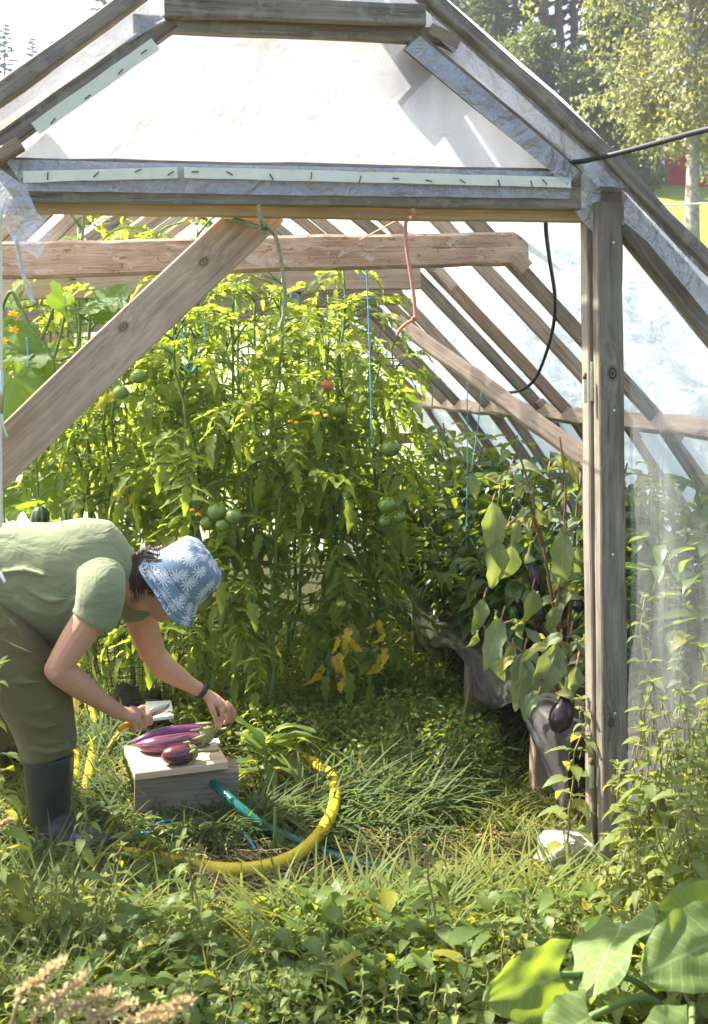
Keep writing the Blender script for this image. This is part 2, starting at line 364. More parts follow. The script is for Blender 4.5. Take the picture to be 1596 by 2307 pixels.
L_bur = leaf('burdock_leaf', (.062, .115, .032), (.13, .185, .06), (.46, .58, .03), .42, rough=.6, vein=(.26, .33, .13), yel=0, vn=8)
L_weed = leaf('weed_leaf', (.06, .11, .026), (.125, .18, .045), (.54, .58, .035), .42, yel=.06)
L_grass = leaf('grass_blade', (.085, .125, .03), (.175, .20, .06), (.50, .52, .05), .38, rough=.6, spec=.15, yel=.12)
L_tuft = leaf('long_grass_blade', (.055, .095, .035), (.11, .155, .055), (.28, .36, .05), .34, rough=.62, spec=.15, yel=.05)
L_straw = leaf('dry_straw', (.22, .15, .075), (.36, .27, .15), (.4, .28, .12), .25, rough=.7, yel=0)
L_seed = leaf('dry_seed_head', (.44, .33, .17), (.62, .50, .30), (.6, .46, .24), .3, rough=.8, yel=0)
L_birch = leaf('birch_leaf', (.12, .135, .07), (.25, .25, .145), (.36, .37, .12), .40, yel=.08)
L_spruce = leaf('spruce_needles', (.028, .052, .032), (.05, .085, .048), (.10, .15, .05), .25, rough=.7, yel=0)
L_decid = leaf('forest_leaf', (.04, .068, .03), (.08, .115, .05), (.20, .25, .06), .40, yel=.05)
M['stem'] = plain('green_stem', (.12, .19, .055), .6, .3, .3, 30)
M['stem_b'] = plain('brown_stem', (.20, .11, .06), .7, .3, .3, 30)
M['bark'] = plain('tree_bark', (.10, .075, .058), .9, .1, .5, 14, .8)
M['bark_p'] = plain('pine_bark', (.13, .085, .06), .9, .1, .5, 10, .8)
M['bark_b'] = plain('birch_bark', (.32, .30, .27), .8, .2, .7, 9, .5)
M['petal'] = leaf('yellow_petal', (.75, .42, .02), (.8, .5, .03), (.8, .5, .02), .4, yel=0)

# ------------------------------------------------------------------ ground
def hill(X, Y):
    k = max(0.0, Y - 11.5); h = .33 * k if k < 30 else 9.9 + .12 * (k - 30)
    h *= min(1.0, k / 6.0) if k < 6 else 1.0
    if k > 0: h += .25 * math.sin(X * .21 + Y * .13) * min(1, k / 10)
    return h + .018 * mnoise.noise((X * 1.7, Y * 1.7, 0)) + .008 * mnoise.noise((X * 6, Y * 6, 3))
def ground_material():
    t = NT('ground_soil_and_turf'); v = t.coord('Object')
    n1 = t.noise(v, 1.6, 6, .65); n2 = t.noise(v, 30, 5, .7); n3 = t.noise(v, 120, 3, .7)
    soil = t.ramp(n3, [(.3, (.028, .02, .013)), (.55, (.085, .06, .035)), (.8, (.20, .155, .085))])
    moss = t.ramp(n3, [(.3, (.02, .035, .012)), (.75, (.085, .12, .035))])
    c = t.mix(t.ramp(n2, [(.42, (0, 0, 0)), (.6, (1, 1, 1))]), soil, moss)
    turf = t.ramp(n1, [(.3, (.13, .19, .035)), (.7, (.24, .28, .06))])
    y = t.n('SeparateXYZ', {0: v}).outputs[1]; c = t.mix(t.n('MapRange', {0: y, 1: 9.5, 2: 13.0}).outputs[0], c, turf)
    return t.done(t.bsdf(c, .95, .05, t.bump(n2, .9, .03)))
def axis(a, b, fine0, fine1, st, g):
    v = list(np.arange(fine0, fine1, st)); s = st; x = fine1
    while x < b: v.append(x); s *= g; x += s
    v.append(b); s = st; x = fine0 - st; pre = []
    while x > a: pre.append(x); s *= g; x -= s
    pre.append(a); return np.array(pre[::-1] + v)
gx = axis(-160, 160, -2.5, 4.0, .09, 1.18); gy = axis(-25, 230, .3, 8.0, .09, 1.16)
mb = MB(); add_grid(mb, np.array([[x, y, hill(x, y)] for y in gy for x in gx]), len(gx), len(gy))
g_ = bpy.data.objects.new('ground', mb.mesh('ground', ground_material())); link(g_)
tag(g_, 'weedy soil running from the foreground up the grassy slope behind', 'ground', None, 'structure')

# ------------------------------------------------------------------ greenhouse
XC = .47; YF = 3.08; YB = 9.3
def roofz(X):
    return float(np.interp(abs(X - XC), [0, .8, 1.31, 1.8, 2.6, 2.78], [2.97, 2.36, 1.88, 1.36, .25, 0.0]))
GH = empty('greenhouse', (XC, YF, 0), 'plastic film greenhouse with weathered wooden frame and open doorway', 'greenhouse')
def board(name, p0, p1, w, th, m, nrm=(0, -1, 0), parent=GH, jit=.003, bev=.004, n=None, taper=None):
    """a plank from p0 to p1; w across the face, th through it; own mesh with x along the grain"""
    p0 = Vector(p0); p1 = Vector(p1); L = (p1 - p0).length; X = (p1 - p0).normalized(); Yv = Vector(nrm); Z = X.cross(Yv).normalized(); Yv = Z.cross(X)
    n = n or max(2, int(L / .12)); r = random.Random(hash((round(p0.x, 3), round(p0.z, 3), round(p1.y, 3))) & 0xffff)
    y, z = th / 2, w / 2; b = min(bev, y * .7, z * .7)
    ring = [(-y, -z + b), (-y, z - b), (-y + b, z), (y - b, z), (y, z - b), (y, -z + b), (y - b, -z), (-y + b, -z)]
    V = []; ph = r.random() * 50
    for i in range(n + 1):
        x = -L / 2 + L * i / n
        dz = jit * 1.3 * mnoise.noise((x * 2 + ph, 0, 0)); dw = jit * mnoise.noise((x * 5 + ph, 5, 0)); dw2 = jit * mnoise.noise((x * 6 + ph, 9, 0))
        dy = jit * .5 * mnoise.noise((x * 1.3 + ph, 3, 0))
        for (p, q) in ring: V.append((x, p + dy, q + dz + (dw if q > 0 else dw2)))
    mb = MB(); add_grid(mb, V, 8, n + 1, None, 0, True)
    e = n * 8; mb.p.append((np.zeros((0, 3)), np.array([[7, 6, 5, 4, 3, 2, 1, 0], [e, e + 1, e + 2, e + 3, e + 4, e + 5, e + 6, e + 7]]), np.zeros((0, 2)), 0))
    o = bpy.data.objects.new(name, mb.mesh(name, m, (0, 0, 0), False))
    Mx = Matrix((X, Yv, Z)).transposed().to_4x4(); Mx.translation = (p0 + p1) / 2
    link(o, parent)
    base = parent.matrix_basis if parent else Matrix()
    o.matrix_basis = base.inverted() @ Mx if parent else Mx
    return o

# roof and wall films ------------------------------------------------
def slope(side):
    ws = np.linspace(0, 2.78, 40); ys = np.linspace(YF - .03, YB, 110); V = []
    for y in ys:
        bay = abs(math.sin((y - 3.1) * math.pi / .99))
        for w in ws:
            X = XC + side * w; z = roofz(X) + .02
            s = -.022 * bay * min(1, w) + .03 * mnoise.noise((X * 1.5, y * 2.3, side)) * min(1, w * 2) + .018 * mnoise.noise((w * 1.2, y * 6 + w * 3, 7)) * min(1, w * 2)
            if y < YF + .05: s = 0
            V.append((X + side * s * .7, y, max(z + s * .7, -.01)))
    mb = MB(); add_grid(mb, V, 40, 110); return mb
part('roof_film', slope(1), M['film_wall'], GH, label='right hand roof film, white and creased, with leaf shadows')
part('roof_film', slope(-1), M['film_roof'], GH)
def curtain(x0, x1, Y, zlo, zhi, amp=.01, nx=60, nz=30, sd=0):
    V = []
    for j in range(nz + 1):
        for i in range(nx + 1):
            X = x0 + (x1 - x0) * i / nx; a, b = zlo(X), max(zhi(X), zlo(X) + .002); z = a + (b - a) * j / nz
            V.append((X, Y + amp * (mnoise.noise((X * 2.2, z * 1.6, sd)) + .5 * mnoise.noise((X * 5 + z * 2, z * 1.5, sd + 4))), z))
    mb = MB(); add_grid(mb, V, nx + 1, nz + 1); return mb
part('end_film', curtain(XC - 2.75, XC + 2.75, YB, lambda x: 0, roofz, .02), M['film_roof'], GH)
zh = lambda X: 2.115
gl_, gr_ = XC - 1.06, XC + 1.06
part('gable_film', curtain(gl_, gr_, YF - .02, zh, lambda X: roofz(X) - .005, .012, sd=2), M['film_gable'], GH)
part('side_film', curtain(1.50, XC + 2.76, YF + .03, lambda x: -.01, lambda X: roofz(X) - .01, .022, sd=5), M['film_side'], GH, label='dusty clear film panel right of the door post')
part('side_film', curtain(XC - 2.76, -.50, YF + .03, lambda x: -.01, lambda X: roofz(X) - .01, .022, sd=6), M['film_side'], GH)

# rafters --------------------------------------------------------------
def at(w, z, y, s, d=.07):
    return Vector((XC + s * w, y, z - d))
for i, y in enumerate([3.14, 4.30, 4.66, 5.30, 5.66, 6.32, 6.66, 7.34, 7.68, 8.36, 9.22]):
    for s in (1, -1):
        m = (M['wood_tie'], M['wood_brown'], M['wood_grey'])[(i + (s > 0)) % 3]
        if i: board('rafter', at(0.02, 2.955, y, s, .05), at(.82, 2.345, y, s, .05), .062, .036, m, (0, -1, 0))
        board('rafter', at(.79, 2.365, y, s, .05), at(1.84, 1.31, y, s, .05), .062, .036, m, (0, -1, 0))
        board('rafter', at(1.80, 1.36, y + .037, s, .05), at(2.66, .17, y + .037, s, .05), .062, .036, m, (0, -1, 0))
board('ridge_board', (XC, YF, 2.90), (XC, YB, 2.90), .11, .03, M['wood_grey'], (1, 0, 0))
for s in (1, -1):
    board('purlin', (XC + s * 1.72, 3.2, 1.335), (XC + s * 1.72, 6.35, 1.345), .085, .04, M['wood_tie'], (-s * .8, 0, .6), jit=.012)
    board('purlin', (XC + s * 1.75, 6.3, 1.33), (XC + s * 1.75, 9.2, 1.33), .085, .04, M['wood_tie'], (-s * .8, 0, .6), jit=.012)
    board('sill_board', (XC + s * 2.66, YF, .07), (XC + s * 2.66, YB, .07), .14, .04, M['wood_grey'], (s, 0, 0))
# tie beams
board('tie_beam', P(-60, 589, 4.23), P(1186, 560, 4.23), .140, .055, M['wood_bark'], jit=.010, bev=.012)
board('tie_beam', P(-60, 649, 5.24), P(945, 622, 5.24), .125, .05, M['wood_tie'], jit=.006)
board('tie_beam', P(-70, 705, 6.26), P(905, 660, 6.26), .13, .05, M['wood_dark'], jit=.006)
board('tie_beam', P(-70, 745, 7.28), P(860, 690, 7.28), .12, .05, M['wood_dark'], jit=.006)
board('gusset', P(985, 605, 5.26), P(1022, 648, 5.26), .05, .03, M['wood_tie'])
board('gusset', P(1160, 578, 4.18), P(1186, 606, 4.18), .07, .03, M['wood_tie'])
board('gusset', P(1222, 895, 5.62), P(1262, 945, 5.62), .10, .03, M['wood_pale'])
board('brace', P(893, 722, 6.1), P(1345, 1052, 4.15), .085, .035, M['wood_tie'], jit=.006)
# back wall posts
for px in (118, 152, 235): board('wall_post', (P(px, 800, 8.9).x, 8.9, -.05), (P(px, 800, 8.9).x, 8.9, roofz(P(px, 800, 8.9).x) - .05), .10, .06, M['wood_brown'])
board('wall_rail', (XC - 2.2, 9.0, 1.0), (XC + 2.2, 9.0, 1.0), .09, .035, M['wood_brown'])

# doorway --------------------------------------------------------------
rp = board('door_post', P(1354, 395, 3.10), P(1370, 1995, 3.10), .118, .055, M['wood_grey'], jit=.004)
board('cover_board', P(1367, 457, 3.045), P(1381, 1985, 3.045), .080, .045, M['wood_cover'], jit=.003)
board('door_post', P(-58, 345, 3.08), P(-58, 2015, 3.08), .13, .055, M['wood_grey'])
board('door_edge', P(1, 352, 3.06), P(-2, 1188, 3.06), .014, .03, M['strip'])
board('header_beam', P(-60, 405, 3.06), P(1303, 429, 3.06), .122, .045, M['wood_lichen'], jit=.004)
board('header_strip', P(-60, 461, 3.115), P(1312, 484, 3.115), .046, .05, M['wood_new'], jit=.003)
board('top_board', P(370, 12, 2.985), P(957, 36, 2.985), .062, .03, M['wood_lichen'], jit=.003)
# gable rafters and barge boards
board('gable_rafter', P(-40, 352, 3.028), P(388, 48, 3.028), .050, .05, M['wood_lichen'])
board('gable_rafter', P(925, 92, 3.028), P(1300, 400, 3.028), .058, .05, M['wood_lichen'])
board('gable_rafter', P(1402, 510, 3.10), P(1640, 800, 3.10), .055, .05, M['wood_grey'])
board('collar_board', P(300, 52, 3.026), P(1000, 84, 3.026), .045, .038, M['wood_lichen'])
board('gusset', P(990, 92, 3.11), P(872, 208, 3.11), .118, .03, M['wood_brown'])
board('end_block', P(965, 70, 3.02), P(1030, 104, 3.02), .035, .05, M['wood_tie'])
board('end_block', P(-8, 358, 3.0), P(48, 324, 3.0), .035, .05, M['wood_brown'])
board('barge_board', P(-50, 254, 2.99), P(322, -22, 2.99), .046, .06, M['wood_lichen'], jit=.006)
board('barge_board', P(945, -22, 2.99), P(1362, 348, 2.99), .042, .06, M['wood_lichen'], jit=.007)
board('barge_board', P(1350, 336, 3.0), P(1640, 640, 3.0), .040, .06, M['wood_lichen'], jit=.007)

# film wraps: ribbons between two edges --------------------------------
def ribbon(A, B, Y, amp, nu=90, nv=9, sd=0, f=7.0):
    def res(Q, n):
        Q = np.array(Q, float); L = np.concatenate([[0], np.cumsum(np.linalg.norm(np.diff(Q, axis=0), axis=1))]); t = np.linspace(0, L[-1], n)
        return np.stack([np.interp(t, L, Q[:, k]) for k in range(2)], 1)
    a, b = res(A, nu), res(B, nu); V = []
    for j in range(nv):
        for i in range(nu):
            q = a[i] + (b[i] - a[i]) * j / (nv - 1); v = P(q[0], q[1], Y)
            k = amp * (mnoise.noise((v.x * f + v.z * f, v.z * 2.0 - v.x * 2, sd)) + .6 * mnoise.noise((v.x * f * 2.3, v.z * f * 2.3, sd + 9)))
            V.append((v.x, v.y - abs(amp) * .6 + k, v.z + k * .5))
    mb = MB(); add_grid(mb, V, nu, nv); return mb
FC = M['film_clear']
part('film_wrap', ribbon([(12, 360), (640, 374), (1290, 388)], [(60, 430), (640, 440), (1282, 448)], 3.015, .006, 140, 9, 1), FC, GH)
part('film_wrap', ribbon([(962, 8), (1100, 130), (1345, 345), (1425, 425)], [(985, 85), (1075, 175), (1290, 368), (1345, 420)], 3.0, .012, 140, 12, 2), FC, GH)
part('film_wrap', ribbon([(945, 82), (1120, 228), (1305, 385)], [(912, 112), (1090, 262), (1278, 418)], 2.995, .006, 100, 8, 8), FC, GH)
part('film_wrap', ribbon([(1402, 400), (1480, 480), (1620, 640)], [(1402, 500), (1455, 545), (1600, 720)], 3.01, .014, 90, 12, 3), FC, GH)
part('film_wrap', ribbon([(-20, 262), (180, 120), (335, 4)], [(-20, 290), (180, 155), (375, 48)], 3.0, .009, 90, 9, 4), FC, GH)
part('film_wrap', ribbon([(1308, 386), (1350, 396), (1352, 440)], [(1268, 440), (1312, 500), (1345, 535)], 3.06, .008, 40, 20, 5), FC, GH)
part('film_flap', ribbon([(-10, 375), (-8, 470), (30, 545), (88, 585)], [(58, 420), (80, 475), (105, 505), (122, 520)], 2.98, .02, 60, 24, 6), FC, GH, label='torn loose film flap at the left end of the header')
# staple strips with their staples
def strip(a, b, hw, Y, stp):
    q = [P(a[0] + (b[0] - a[0]) * t, a[1] + (b[1] - a[1]) * t, Y) for t in np.linspace(0, 1, 30)]
    nrm = (q[-1] - q[0]).normalized().cross(Vector((0, 1, 0))); V = []
    for j in (-1, 1):
        for i, p in enumerate(q): V.append(tuple(p + nrm * j * (hw + .002 * mnoise.noise((p.x * 9, j, p.z * 9))) + Vector((0, .002 * mnoise.noise((p.x * 12, 0, 0)), 0))))
    for j in (1, -1):
        for i, p in enumerate(q): V.append(tuple(Vector(V[i + (30 if j == 1 else 0)]) + Vector((0, .003, 0))))
    mb = MB(); add_grid(mb, V, 30, 4)
    s = part('staple_strip', mb, M['strip'], GH, False)
    for (x, y, ang) in stp:
        c = P(x, y, Y - .004); d = Vector((math.cos(ang), 0, math.sin(ang))) * .009; m2 = MB(); add_tube(m2, [c - d + Vector((0, .004, 0)), c - d, c + d, c + d + Vector((0, .004, 0))], .0017, 4)
        part('staple', m2, M['rust'], s)
strip((52, 398), (400, 389), .0155, 2.998, [(108, 396, 1.5), (217, 393, .8), (312, 384, .5), (385, 390, .6)])
strip((415, 388), (1287, 411), .0155, 2.998, [(440, 387, .1), (518, 390, -.5), (612, 398, -1.0), (702, 395, 1.5), (812, 403, 1.3), (893, 402, 0), (967, 407, -.2), (1043, 408, -.5), (1125, 412, -1.3), (1198, 414, -1.3), (1228, 410, -.8)])
strip((80, 290), (351, 98), .018, 3.0, [(120, 272, .9), (198, 218, .7), (272, 161, .9), (325, 116, .7)])
# hinges on the post
def hinge(x0, x1, y0, y1, xb):
    a = P((x0 + x1) / 2, (y0 + y1) / 2, 3.074); w = (x1 - x0) / FPX * 3.2; h = (y1 - y0) / FPX * 3.2; mb = MB(); add_box(mb, (a.x, 3.068, a.z), (w, .005, h), None, 0, .0015)
    b0, b1 = P(xb, y1 + 3, 3.06), P(xb, y0 + h * 0 + (y1 - y0) * .45, 3.06); add_tube(mb, [b0, b1], .0075, 10)
    hg = part('hinge', mb, M['zinc'], GH, False); m2 = MB(); add_tube(m2, [b1, b1 + Vector((0, 0, .02))], .0065, 8); part('hinge_pin', m2, M['rust'], hg)
    for k in range(4):
        m3 = MB(); z = a.z + h * (.38 - .25 * k); xx = a.x + w * (.08 if k % 2 else -.12); add_ball(m3, (xx, 3.066, z), (.0055, .003, .0055), 8, 5); part('screw', m3, M['zinc'], hg)
hinge(1328, 1349, 814, 905, 1318); hinge(1341, 1361, 1684, 1771, 1333)
for (x, y) in ((1383, 547), (1381, 1250), (1386, 1608), (1384, 925)): m3 = MB(); add_ball(m3, P(x, y, 3.02), (.005, .003, .005), 8, 5); part('screw', m3, M['zinc'], GH)
mb = MB(); add_tube(mb, [P(3, 835, 2.98), P(3, 930, 2.98)], .006, 8); add_tube(mb, catmull([P(4, 930, 2.98), P(8, 960, 2.98), P(18, 990, 2.98)], 4), .003, 6); part('door_bolt', mb, M['zinc'], GH)

# the loose plank tied under the header
pl = board('wooden_plank', P(602, 460, 3.19), P(-75, 1108, 3.19), .138, .03, M['wood_plank'], parent=None, jit=.003)
tag(pl, 'wide pale pine plank slanting from the rope knot down to the left edge', 'plank')

# ropes, strings and cables ---------------------------------------------
def cord(name, pts, r, m, label, cat, group=None, n=6, mm=6, twist=0):
    q = catmull(pts, mm); o = Vector(q[0]); mb = MB(); add_tube(mb, q, r, n)
    return single(name, mb, m, label, cat, o, True, group)
q1 = [P(583, 462, 3.02), P(586, 480, 3.02), P(588, 500, 3.03), P(590, 512, 3.10), P(560, 508, 3.15), P(530, 498, 3.16), P(510, 490, 3.17), P(530, 494, 3.14), P(570, 506, 3.13), P(592, 516, 3.11), P(604, 512, 3.12), P(596, 524, 3.1), P(586, 516, 3.1), P(598, 508, 3.09), P(608, 518, 3.12),
      P(622, 535, 3.13), P(632, 580, 3.13), P(641, 640, 3.13), P(643, 690, 3.13), P(632, 742, 3.13)]
cord('rope', q1, .0062, M['rope_g'], 'green speckled rope knotted round the header and the slanting plank', 'rope')
q2 = [P(931, 470, 3.04), P(932, 480, 3.04), P(930, 492, 3.06), P(920, 490, 3.09), P(914, 510, 3.1), P(917, 560, 3.1), P(926, 620, 3.1), P(933, 670, 3.1), P(936, 712, 3.1), P(930, 716, 3.09), P(938, 718, 3.1), P(918, 728, 3.1), P(902, 742, 3.1), P(894, 757, 3.1)]
cord('rope', q2, .0055, M['rope_r'], 'faded pink rope hanging from the header with a knot at its end', 'rope')
cord('rope', [P(36, 535, 3.0), P(46, 590, 3.0), P(58, 635, 3.0), P(70, 668, 3.0), P(78, 684, 3.0)], .0058, M['rope_w'], 'short white rope dangling below the torn film flap', 'rope')
cord('string', [P(908, 490, 3.2), P(860, 515, 3.5), P(812, 540, 4.2)], .003, M['rope_r'], 'thin pink string strung from the header to the tie beam', 'string')
cord('power_cable', [C(1640, 281, 2.5), C(1560, 300, 2.65), C(1470, 325, 2.85), C(1390, 346, 3.02), C(1320, 362, 3.14), C(1262, 374, 3.26), P(1238, 420, 3.35), P(1230, 500, 3.5), P(1238, 580, 3.8), P(1250, 660, 4.1), P(1249, 720, 4.3), P(1236, 780, 4.5), P(1208, 850, 4.8), P(1172, 880, 5.0), P(1120, 886, 5.4), P(1085, 890, 5.8)], .0078, M['cable'], 'black cable running in through the gable and along the right roof', 'cable', n=8)
sb = [((808, 533), (814, 640), 4.22), ((823, 535), (838, 1000), 4.3), ((456, 695), (462, 775), 4.7), ((409, 700), (411, 800), 4.8), ((621, 655), (618, 760), 5.9), ((636, 655), (634, 800), 5.9), ((655, 655), (656, 830), 5.9),
      ((672, 650), (668, 720), 6.2), ((1053, 860), (1050, 1245), 4.9), ((1085, 880), (1062, 1062), 4.9), ((742, 1440), (733, 1640), 4.7), ((545, 780), (548, 900), 5.0), ((160, 830), (166, 900), 5.5), ((60, 760), (62, 830), 4.6)]
sl_ = ['front left of a pair of blue strings hanging from the tie beam', 'long blue string hanging from the tie beam through the tomato vines', None, None, None, None, None, None, 'long blue string beside the right edge of the tomato vines', 'slanting blue string beside the eggplant stems', 'blue string at the foot of the yellowing tomato vine']
for i, (a, b, Y) in enumerate(sb):
    la = sl_[i] if i < len(sl_) and sl_[i] else 'blue plant string half hidden among the vines'
    cord('plant_string', [P(a[0], a[1], Y), P((a[0] + b[0]) / 2 + 2, (a[1] + b[1]) / 2, Y + .01), P(b[0], b[1], Y)], .0028, M['string_b'], la, 'string', 'blue plant strings', 5, 5)
cord('plant_string', [P(440, 816, 4.6), P(425, 818, 4.58), P(418, 830, 4.6), P(430, 838, 4.6), P(440, 828, 4.62)], .004, M['string_b'], 'blue loop of string tied round a tomato stem', 'string', 'blue plant strings', 5, 5)

# ------------------------------------------------------------------ raised bed on the right
BX = 1.42
BED = empty('raised_bed', (2.0, 5.2, 0), 'raised wooden planting bed on short legs along the right side, lined with grey plastic', 'raised bed')
for y, h in ((3.73, .35), (4.55, .36), (5.5, .36), (6.5, .36)):
    board('leg', (BX + .03, y, -.03), (BX + .035, y, h), .075, .055, M['wood_brown'], (0, -1, 0), BED)
    board('bearer', (BX + .062, y + .012, h - .16), (BX + 1.1, y + .012, h - .16), .13, .04, M['wood_brown'], (0, -1, 0), BED)
board('end_board', (BX + .07, 3.33, .2), (BX + 1.15, 3.33, .2), .18, .03, M['wood_brown'], (0, -1, 0), BED)
mb = MB(); V = [(x, y, .31 + .03 * mnoise.noise((x * 4, y * 4, 1))) for y in np.linspace(3.36, 7.6, 50) for x in np.linspace(BX + .1, XC + 2.45, 18)]
add_grid(mb, V, 18, 50); part('soil', mb, M['soil'], BED)
def liner():
    V = []; ny, nv = 150, 16
    for i in range(ny):
        y = 3.32 + (7.5 - 3.32) * i / (ny - 1)
        leg = min(abs(y - l) for l in (3.73, 4.55, 5.5, 6.5)); sag = .5 + .5 * math.cos(min(leg, .45) / .45 * math.pi)
        drop = .03 + (.11 if y < 4.6 else .07) * (1 - sag) ** .7 + .02 * mnoise.noise((y * 2.5, 0, 0)) + max(0, 3.70 - y) * .45
        for j in range(nv):
            v = j / (nv - 1)
            if v < .3: x = BX + .20 - .21 * (v / .3); z = .335 + .035 * math.sin(v / .3 * math.pi * .5) + .01 * mnoise.noise((y * 4, v * 4, 4))
            else:
                k = (v - .3) / .7; z = .37 - drop * k; x = BX - .015 - .035 * math.sin(k * 2.4) - .045 * k * mnoise.noise((y * 4.2, k * 1.3, 2)) - .02 * mnoise.noise((y * 9, k * 3, 5)) * k
            V.append((x + (.025 * mnoise.noise((y * 11 + v * 6, v * 2, 3)) if v > .3 else 0), y, z + .012 * mnoise.noise((y * 6, v * 3, 8)) - .03 * (1 - sag) * min(1, v * 2)))
    mb = MB(); add_grid(mb, V, nv, ny); return mb
part('liner', liner(), M['liner'], BED)

# ------------------------------------------------------------------ block, cutting board, eggplants
bk = board('wooden_block', G(303, 1868) + Vector((0, .10, .085)), G(540, 1847) + Vector((0, .10, .08)), .165, .12, M['wood_block'], (.03, -1, 0), None, jit=.006, bev=.01)
tag(bk, 'rough grey brown wooden beam lying in the grass under the cutting board', 'wooden block')
BT = .176
def cutting_board():
    a, b, c = G(304, 1742, BT + .026), G(516, 1716, BT + .026), G(490, 1655, BT + .026)
    X = (b - a); w = X.length; X.normalize(); Y = Vector((-X.y, X.x, 0)); d = (c - b).dot(Y); o = (a + b) / 2 + Y * d / 2; o.z = BT + .013
    mb = MB(); add_box(mb, (0, 0, 0), (w, d, .026), None, 0, .003)
    ob = bpy.data.objects.new('cutting_board', mb.mesh('cutting_board', M['wood_cut'], (0, 0, 0), False)); link(ob)
    ob.matrix_basis = Matrix((X, Y, Vector((0, 0, 1)))).transposed().to_4x4(); ob.location = o
    tag(ob, 'light beech cutting board under the three eggplants', 'cutting board')
M['wood_cut'] = wood('beech_cutting_board', (.58, .43, .29), (.72, .57, .42), stain=(.5, .36, .24), knots=0, fib=.5)
cutting_board(); BZ = BT + .026
def egg_mat(name, c1, c2, streak):
    t = NT(name); uv = t.n('TexCoord').outputs['UV']
    s = t.noise(t.n('Mapping', {0: uv, 3: (26, 9, 1)}).outputs[0], 1.0, 5, .6, .3)
    c = t.mix(t.ramp(s, [(.42, (0, 0, 0)), (.66, (1, 1, 1))]), c1, t.mix(streak, c1, c2)); f = t.noise(t.n('Mapping', {0: uv, 3: (60, 60, 1)}).outputs[0], 1, 2)
    return t.done(t.bsdf(c, .30, .5, t.bump(f, .15, .002), Coat_Weight=.25))
M['egg_striped'] = egg_mat('striped_eggplant_skin', (.075, .008, .04), (.36, .16, .22), .6)
M['egg_violet'] = egg_mat('violet_eggplant_skin', (.095, .012, .095), (.30, .13, .28), .45)
M['egg_dark'] = egg_mat('plum_eggplant_skin', (.065, .010, .022), (.24, .09, .11), .45)
M['egg_black'] = plain('dark_eggplant_skin', (.022, .010, .016), .22, .5, .3, 8, .05)
M['calyx'] = plain('green_calyx', (.23, .25, .09), .7, .3, .5, 40, .5)
def eggplant(pts, prof, skin, cal_from, stem, label, flat=1.0):
    q = catmull(pts, 8); o = Vector(q[0]); o.z = BZ
    e = empty('eggplant', o, label, 'eggplant')
    mb = MB(); add_tube(mb, q, prof, 22); part('fruit', mb, skin, e)
    m2 = MB(); i0 = int(cal_from * (len(q) - 1)); seg = q[i0:]; pr = np.interp(np.linspace(cal_from, 1, len(seg)), np.linspace(0, 1, len(prof)), prof)
    add_tube(m2, seg, pr * 1.07 + .0015, 20)
    for k in range(5):   # sepal tips lying back over the fruit
        i1 = max(0, i0 - 4); T = (q[i0] - q[i1]); T /= np.linalg.norm(T); a = np.cross(T, (0, 0, 1)); a /= np.linalg.norm(a); b = np.cross(a, T); th = k * 1.257 + .4
        n_ = math.cos(th) * a + math.sin(th) * b; r0 = float(np.interp(i0 / (len(q) - 1), np.linspace(0, 1, len(prof)), prof))
        add_tube(m2, [q[i0 + 2] + n_ * r0 * 1.0, q[i0] + n_ * (r0 * 1.1), q[i1] + n_ * (r0 * 1.16 + .003)], [.010, .009, .002], 8)
    add_tube(m2, catmull([q[-2]] + [np.array(s) for s in stem], 4), [.008, .0055, .005, .006], 8)
    part('calyx', m2, M['calyx'], e)
zl = BZ + .026
eggplant([G(296, 1674, BZ + .012), G(330, 1664, zl), G(380, 1652, zl), G(440, 1645, zl), G(492, 1643, zl)], [.003, .012, .019, .024, .025, .024, .022, .018, .010], M['egg_violet'], .88, [G(500, 1643, zl), G(512, 1641, zl + .005)],
         'long violet eggplant lying at the back of the cutting board')
eggplant([G(306, 1678, BZ + .02), G(340, 1680, BZ + .028), G(385, 1677, BZ + .028), G(425, 1668, BZ + .026), G(462, 1660, BZ + .03), G(478, 1652, BZ + .036)], [.004, .022, .031, .034, .032, .027, .026, .023, .013], M['egg_striped'], .74, [G(486, 1645, BZ + .05), G(491, 1636, BZ + .075)],
         'striped purple eggplant with a big green cap held by its stem')
eggplant([G(364, 1706, BZ + .026), G(380, 1703, BZ + .031), G(405, 1701, BZ + .032), G(425, 1697, BZ + .03), G(440, 1693, BZ + .03)], [.006, .024, .032, .034, .033, .028, .019], M['egg_dark'], .72, [G(455, 1692, BZ + .03), G(470, 1693, BZ + .026), G(492, 1690, BZ + .02)],
         'small plump plum coloured eggplant at the front of the board')
# slip of paper with two dark marks
mb = MB(); c0 = G(487, 1676, BZ + .004); 
a, b, c, d = G(474, 1680, BZ + .004), G(496, 1674, BZ + .004), G(492, 1661, BZ + .004), G(478, 1666, BZ + .004)
mb.add([a, b, c, d, a + Vector((0, 0, -.003)), b + Vector((0, 0, -.003)), c + Vector((0, 0, -.003)), d + Vector((0, 0, -.003))], [[0, 1, 2, 3], [4, 7, 6, 5], [0, 4, 5, 1], [1, 5, 6, 2], [2, 6, 7, 3], [3, 7, 4, 0]])
slip = empty('paper_slip', c0, 'small white slip of paper with dark marks on the corner of the cutting board', 'paper')
part('sheet', mb, M['paper'], slip, False)
m2 = MB()
for (x, y) in ((481, 1674), (489, 1670)):
    for k in range(3): p = G(x, y - k * 1.6, BZ + .0055); m2.add([p + Vector((-.004, -.001, 0)), p + Vector((.004, .0005, 0)), p + Vector((.004, .002, 0)), p + Vector((-.004, .0005, 0))], [[0, 1, 2, 3]])
part('ink_marks', m2, M['black_plastic'], slip, False)

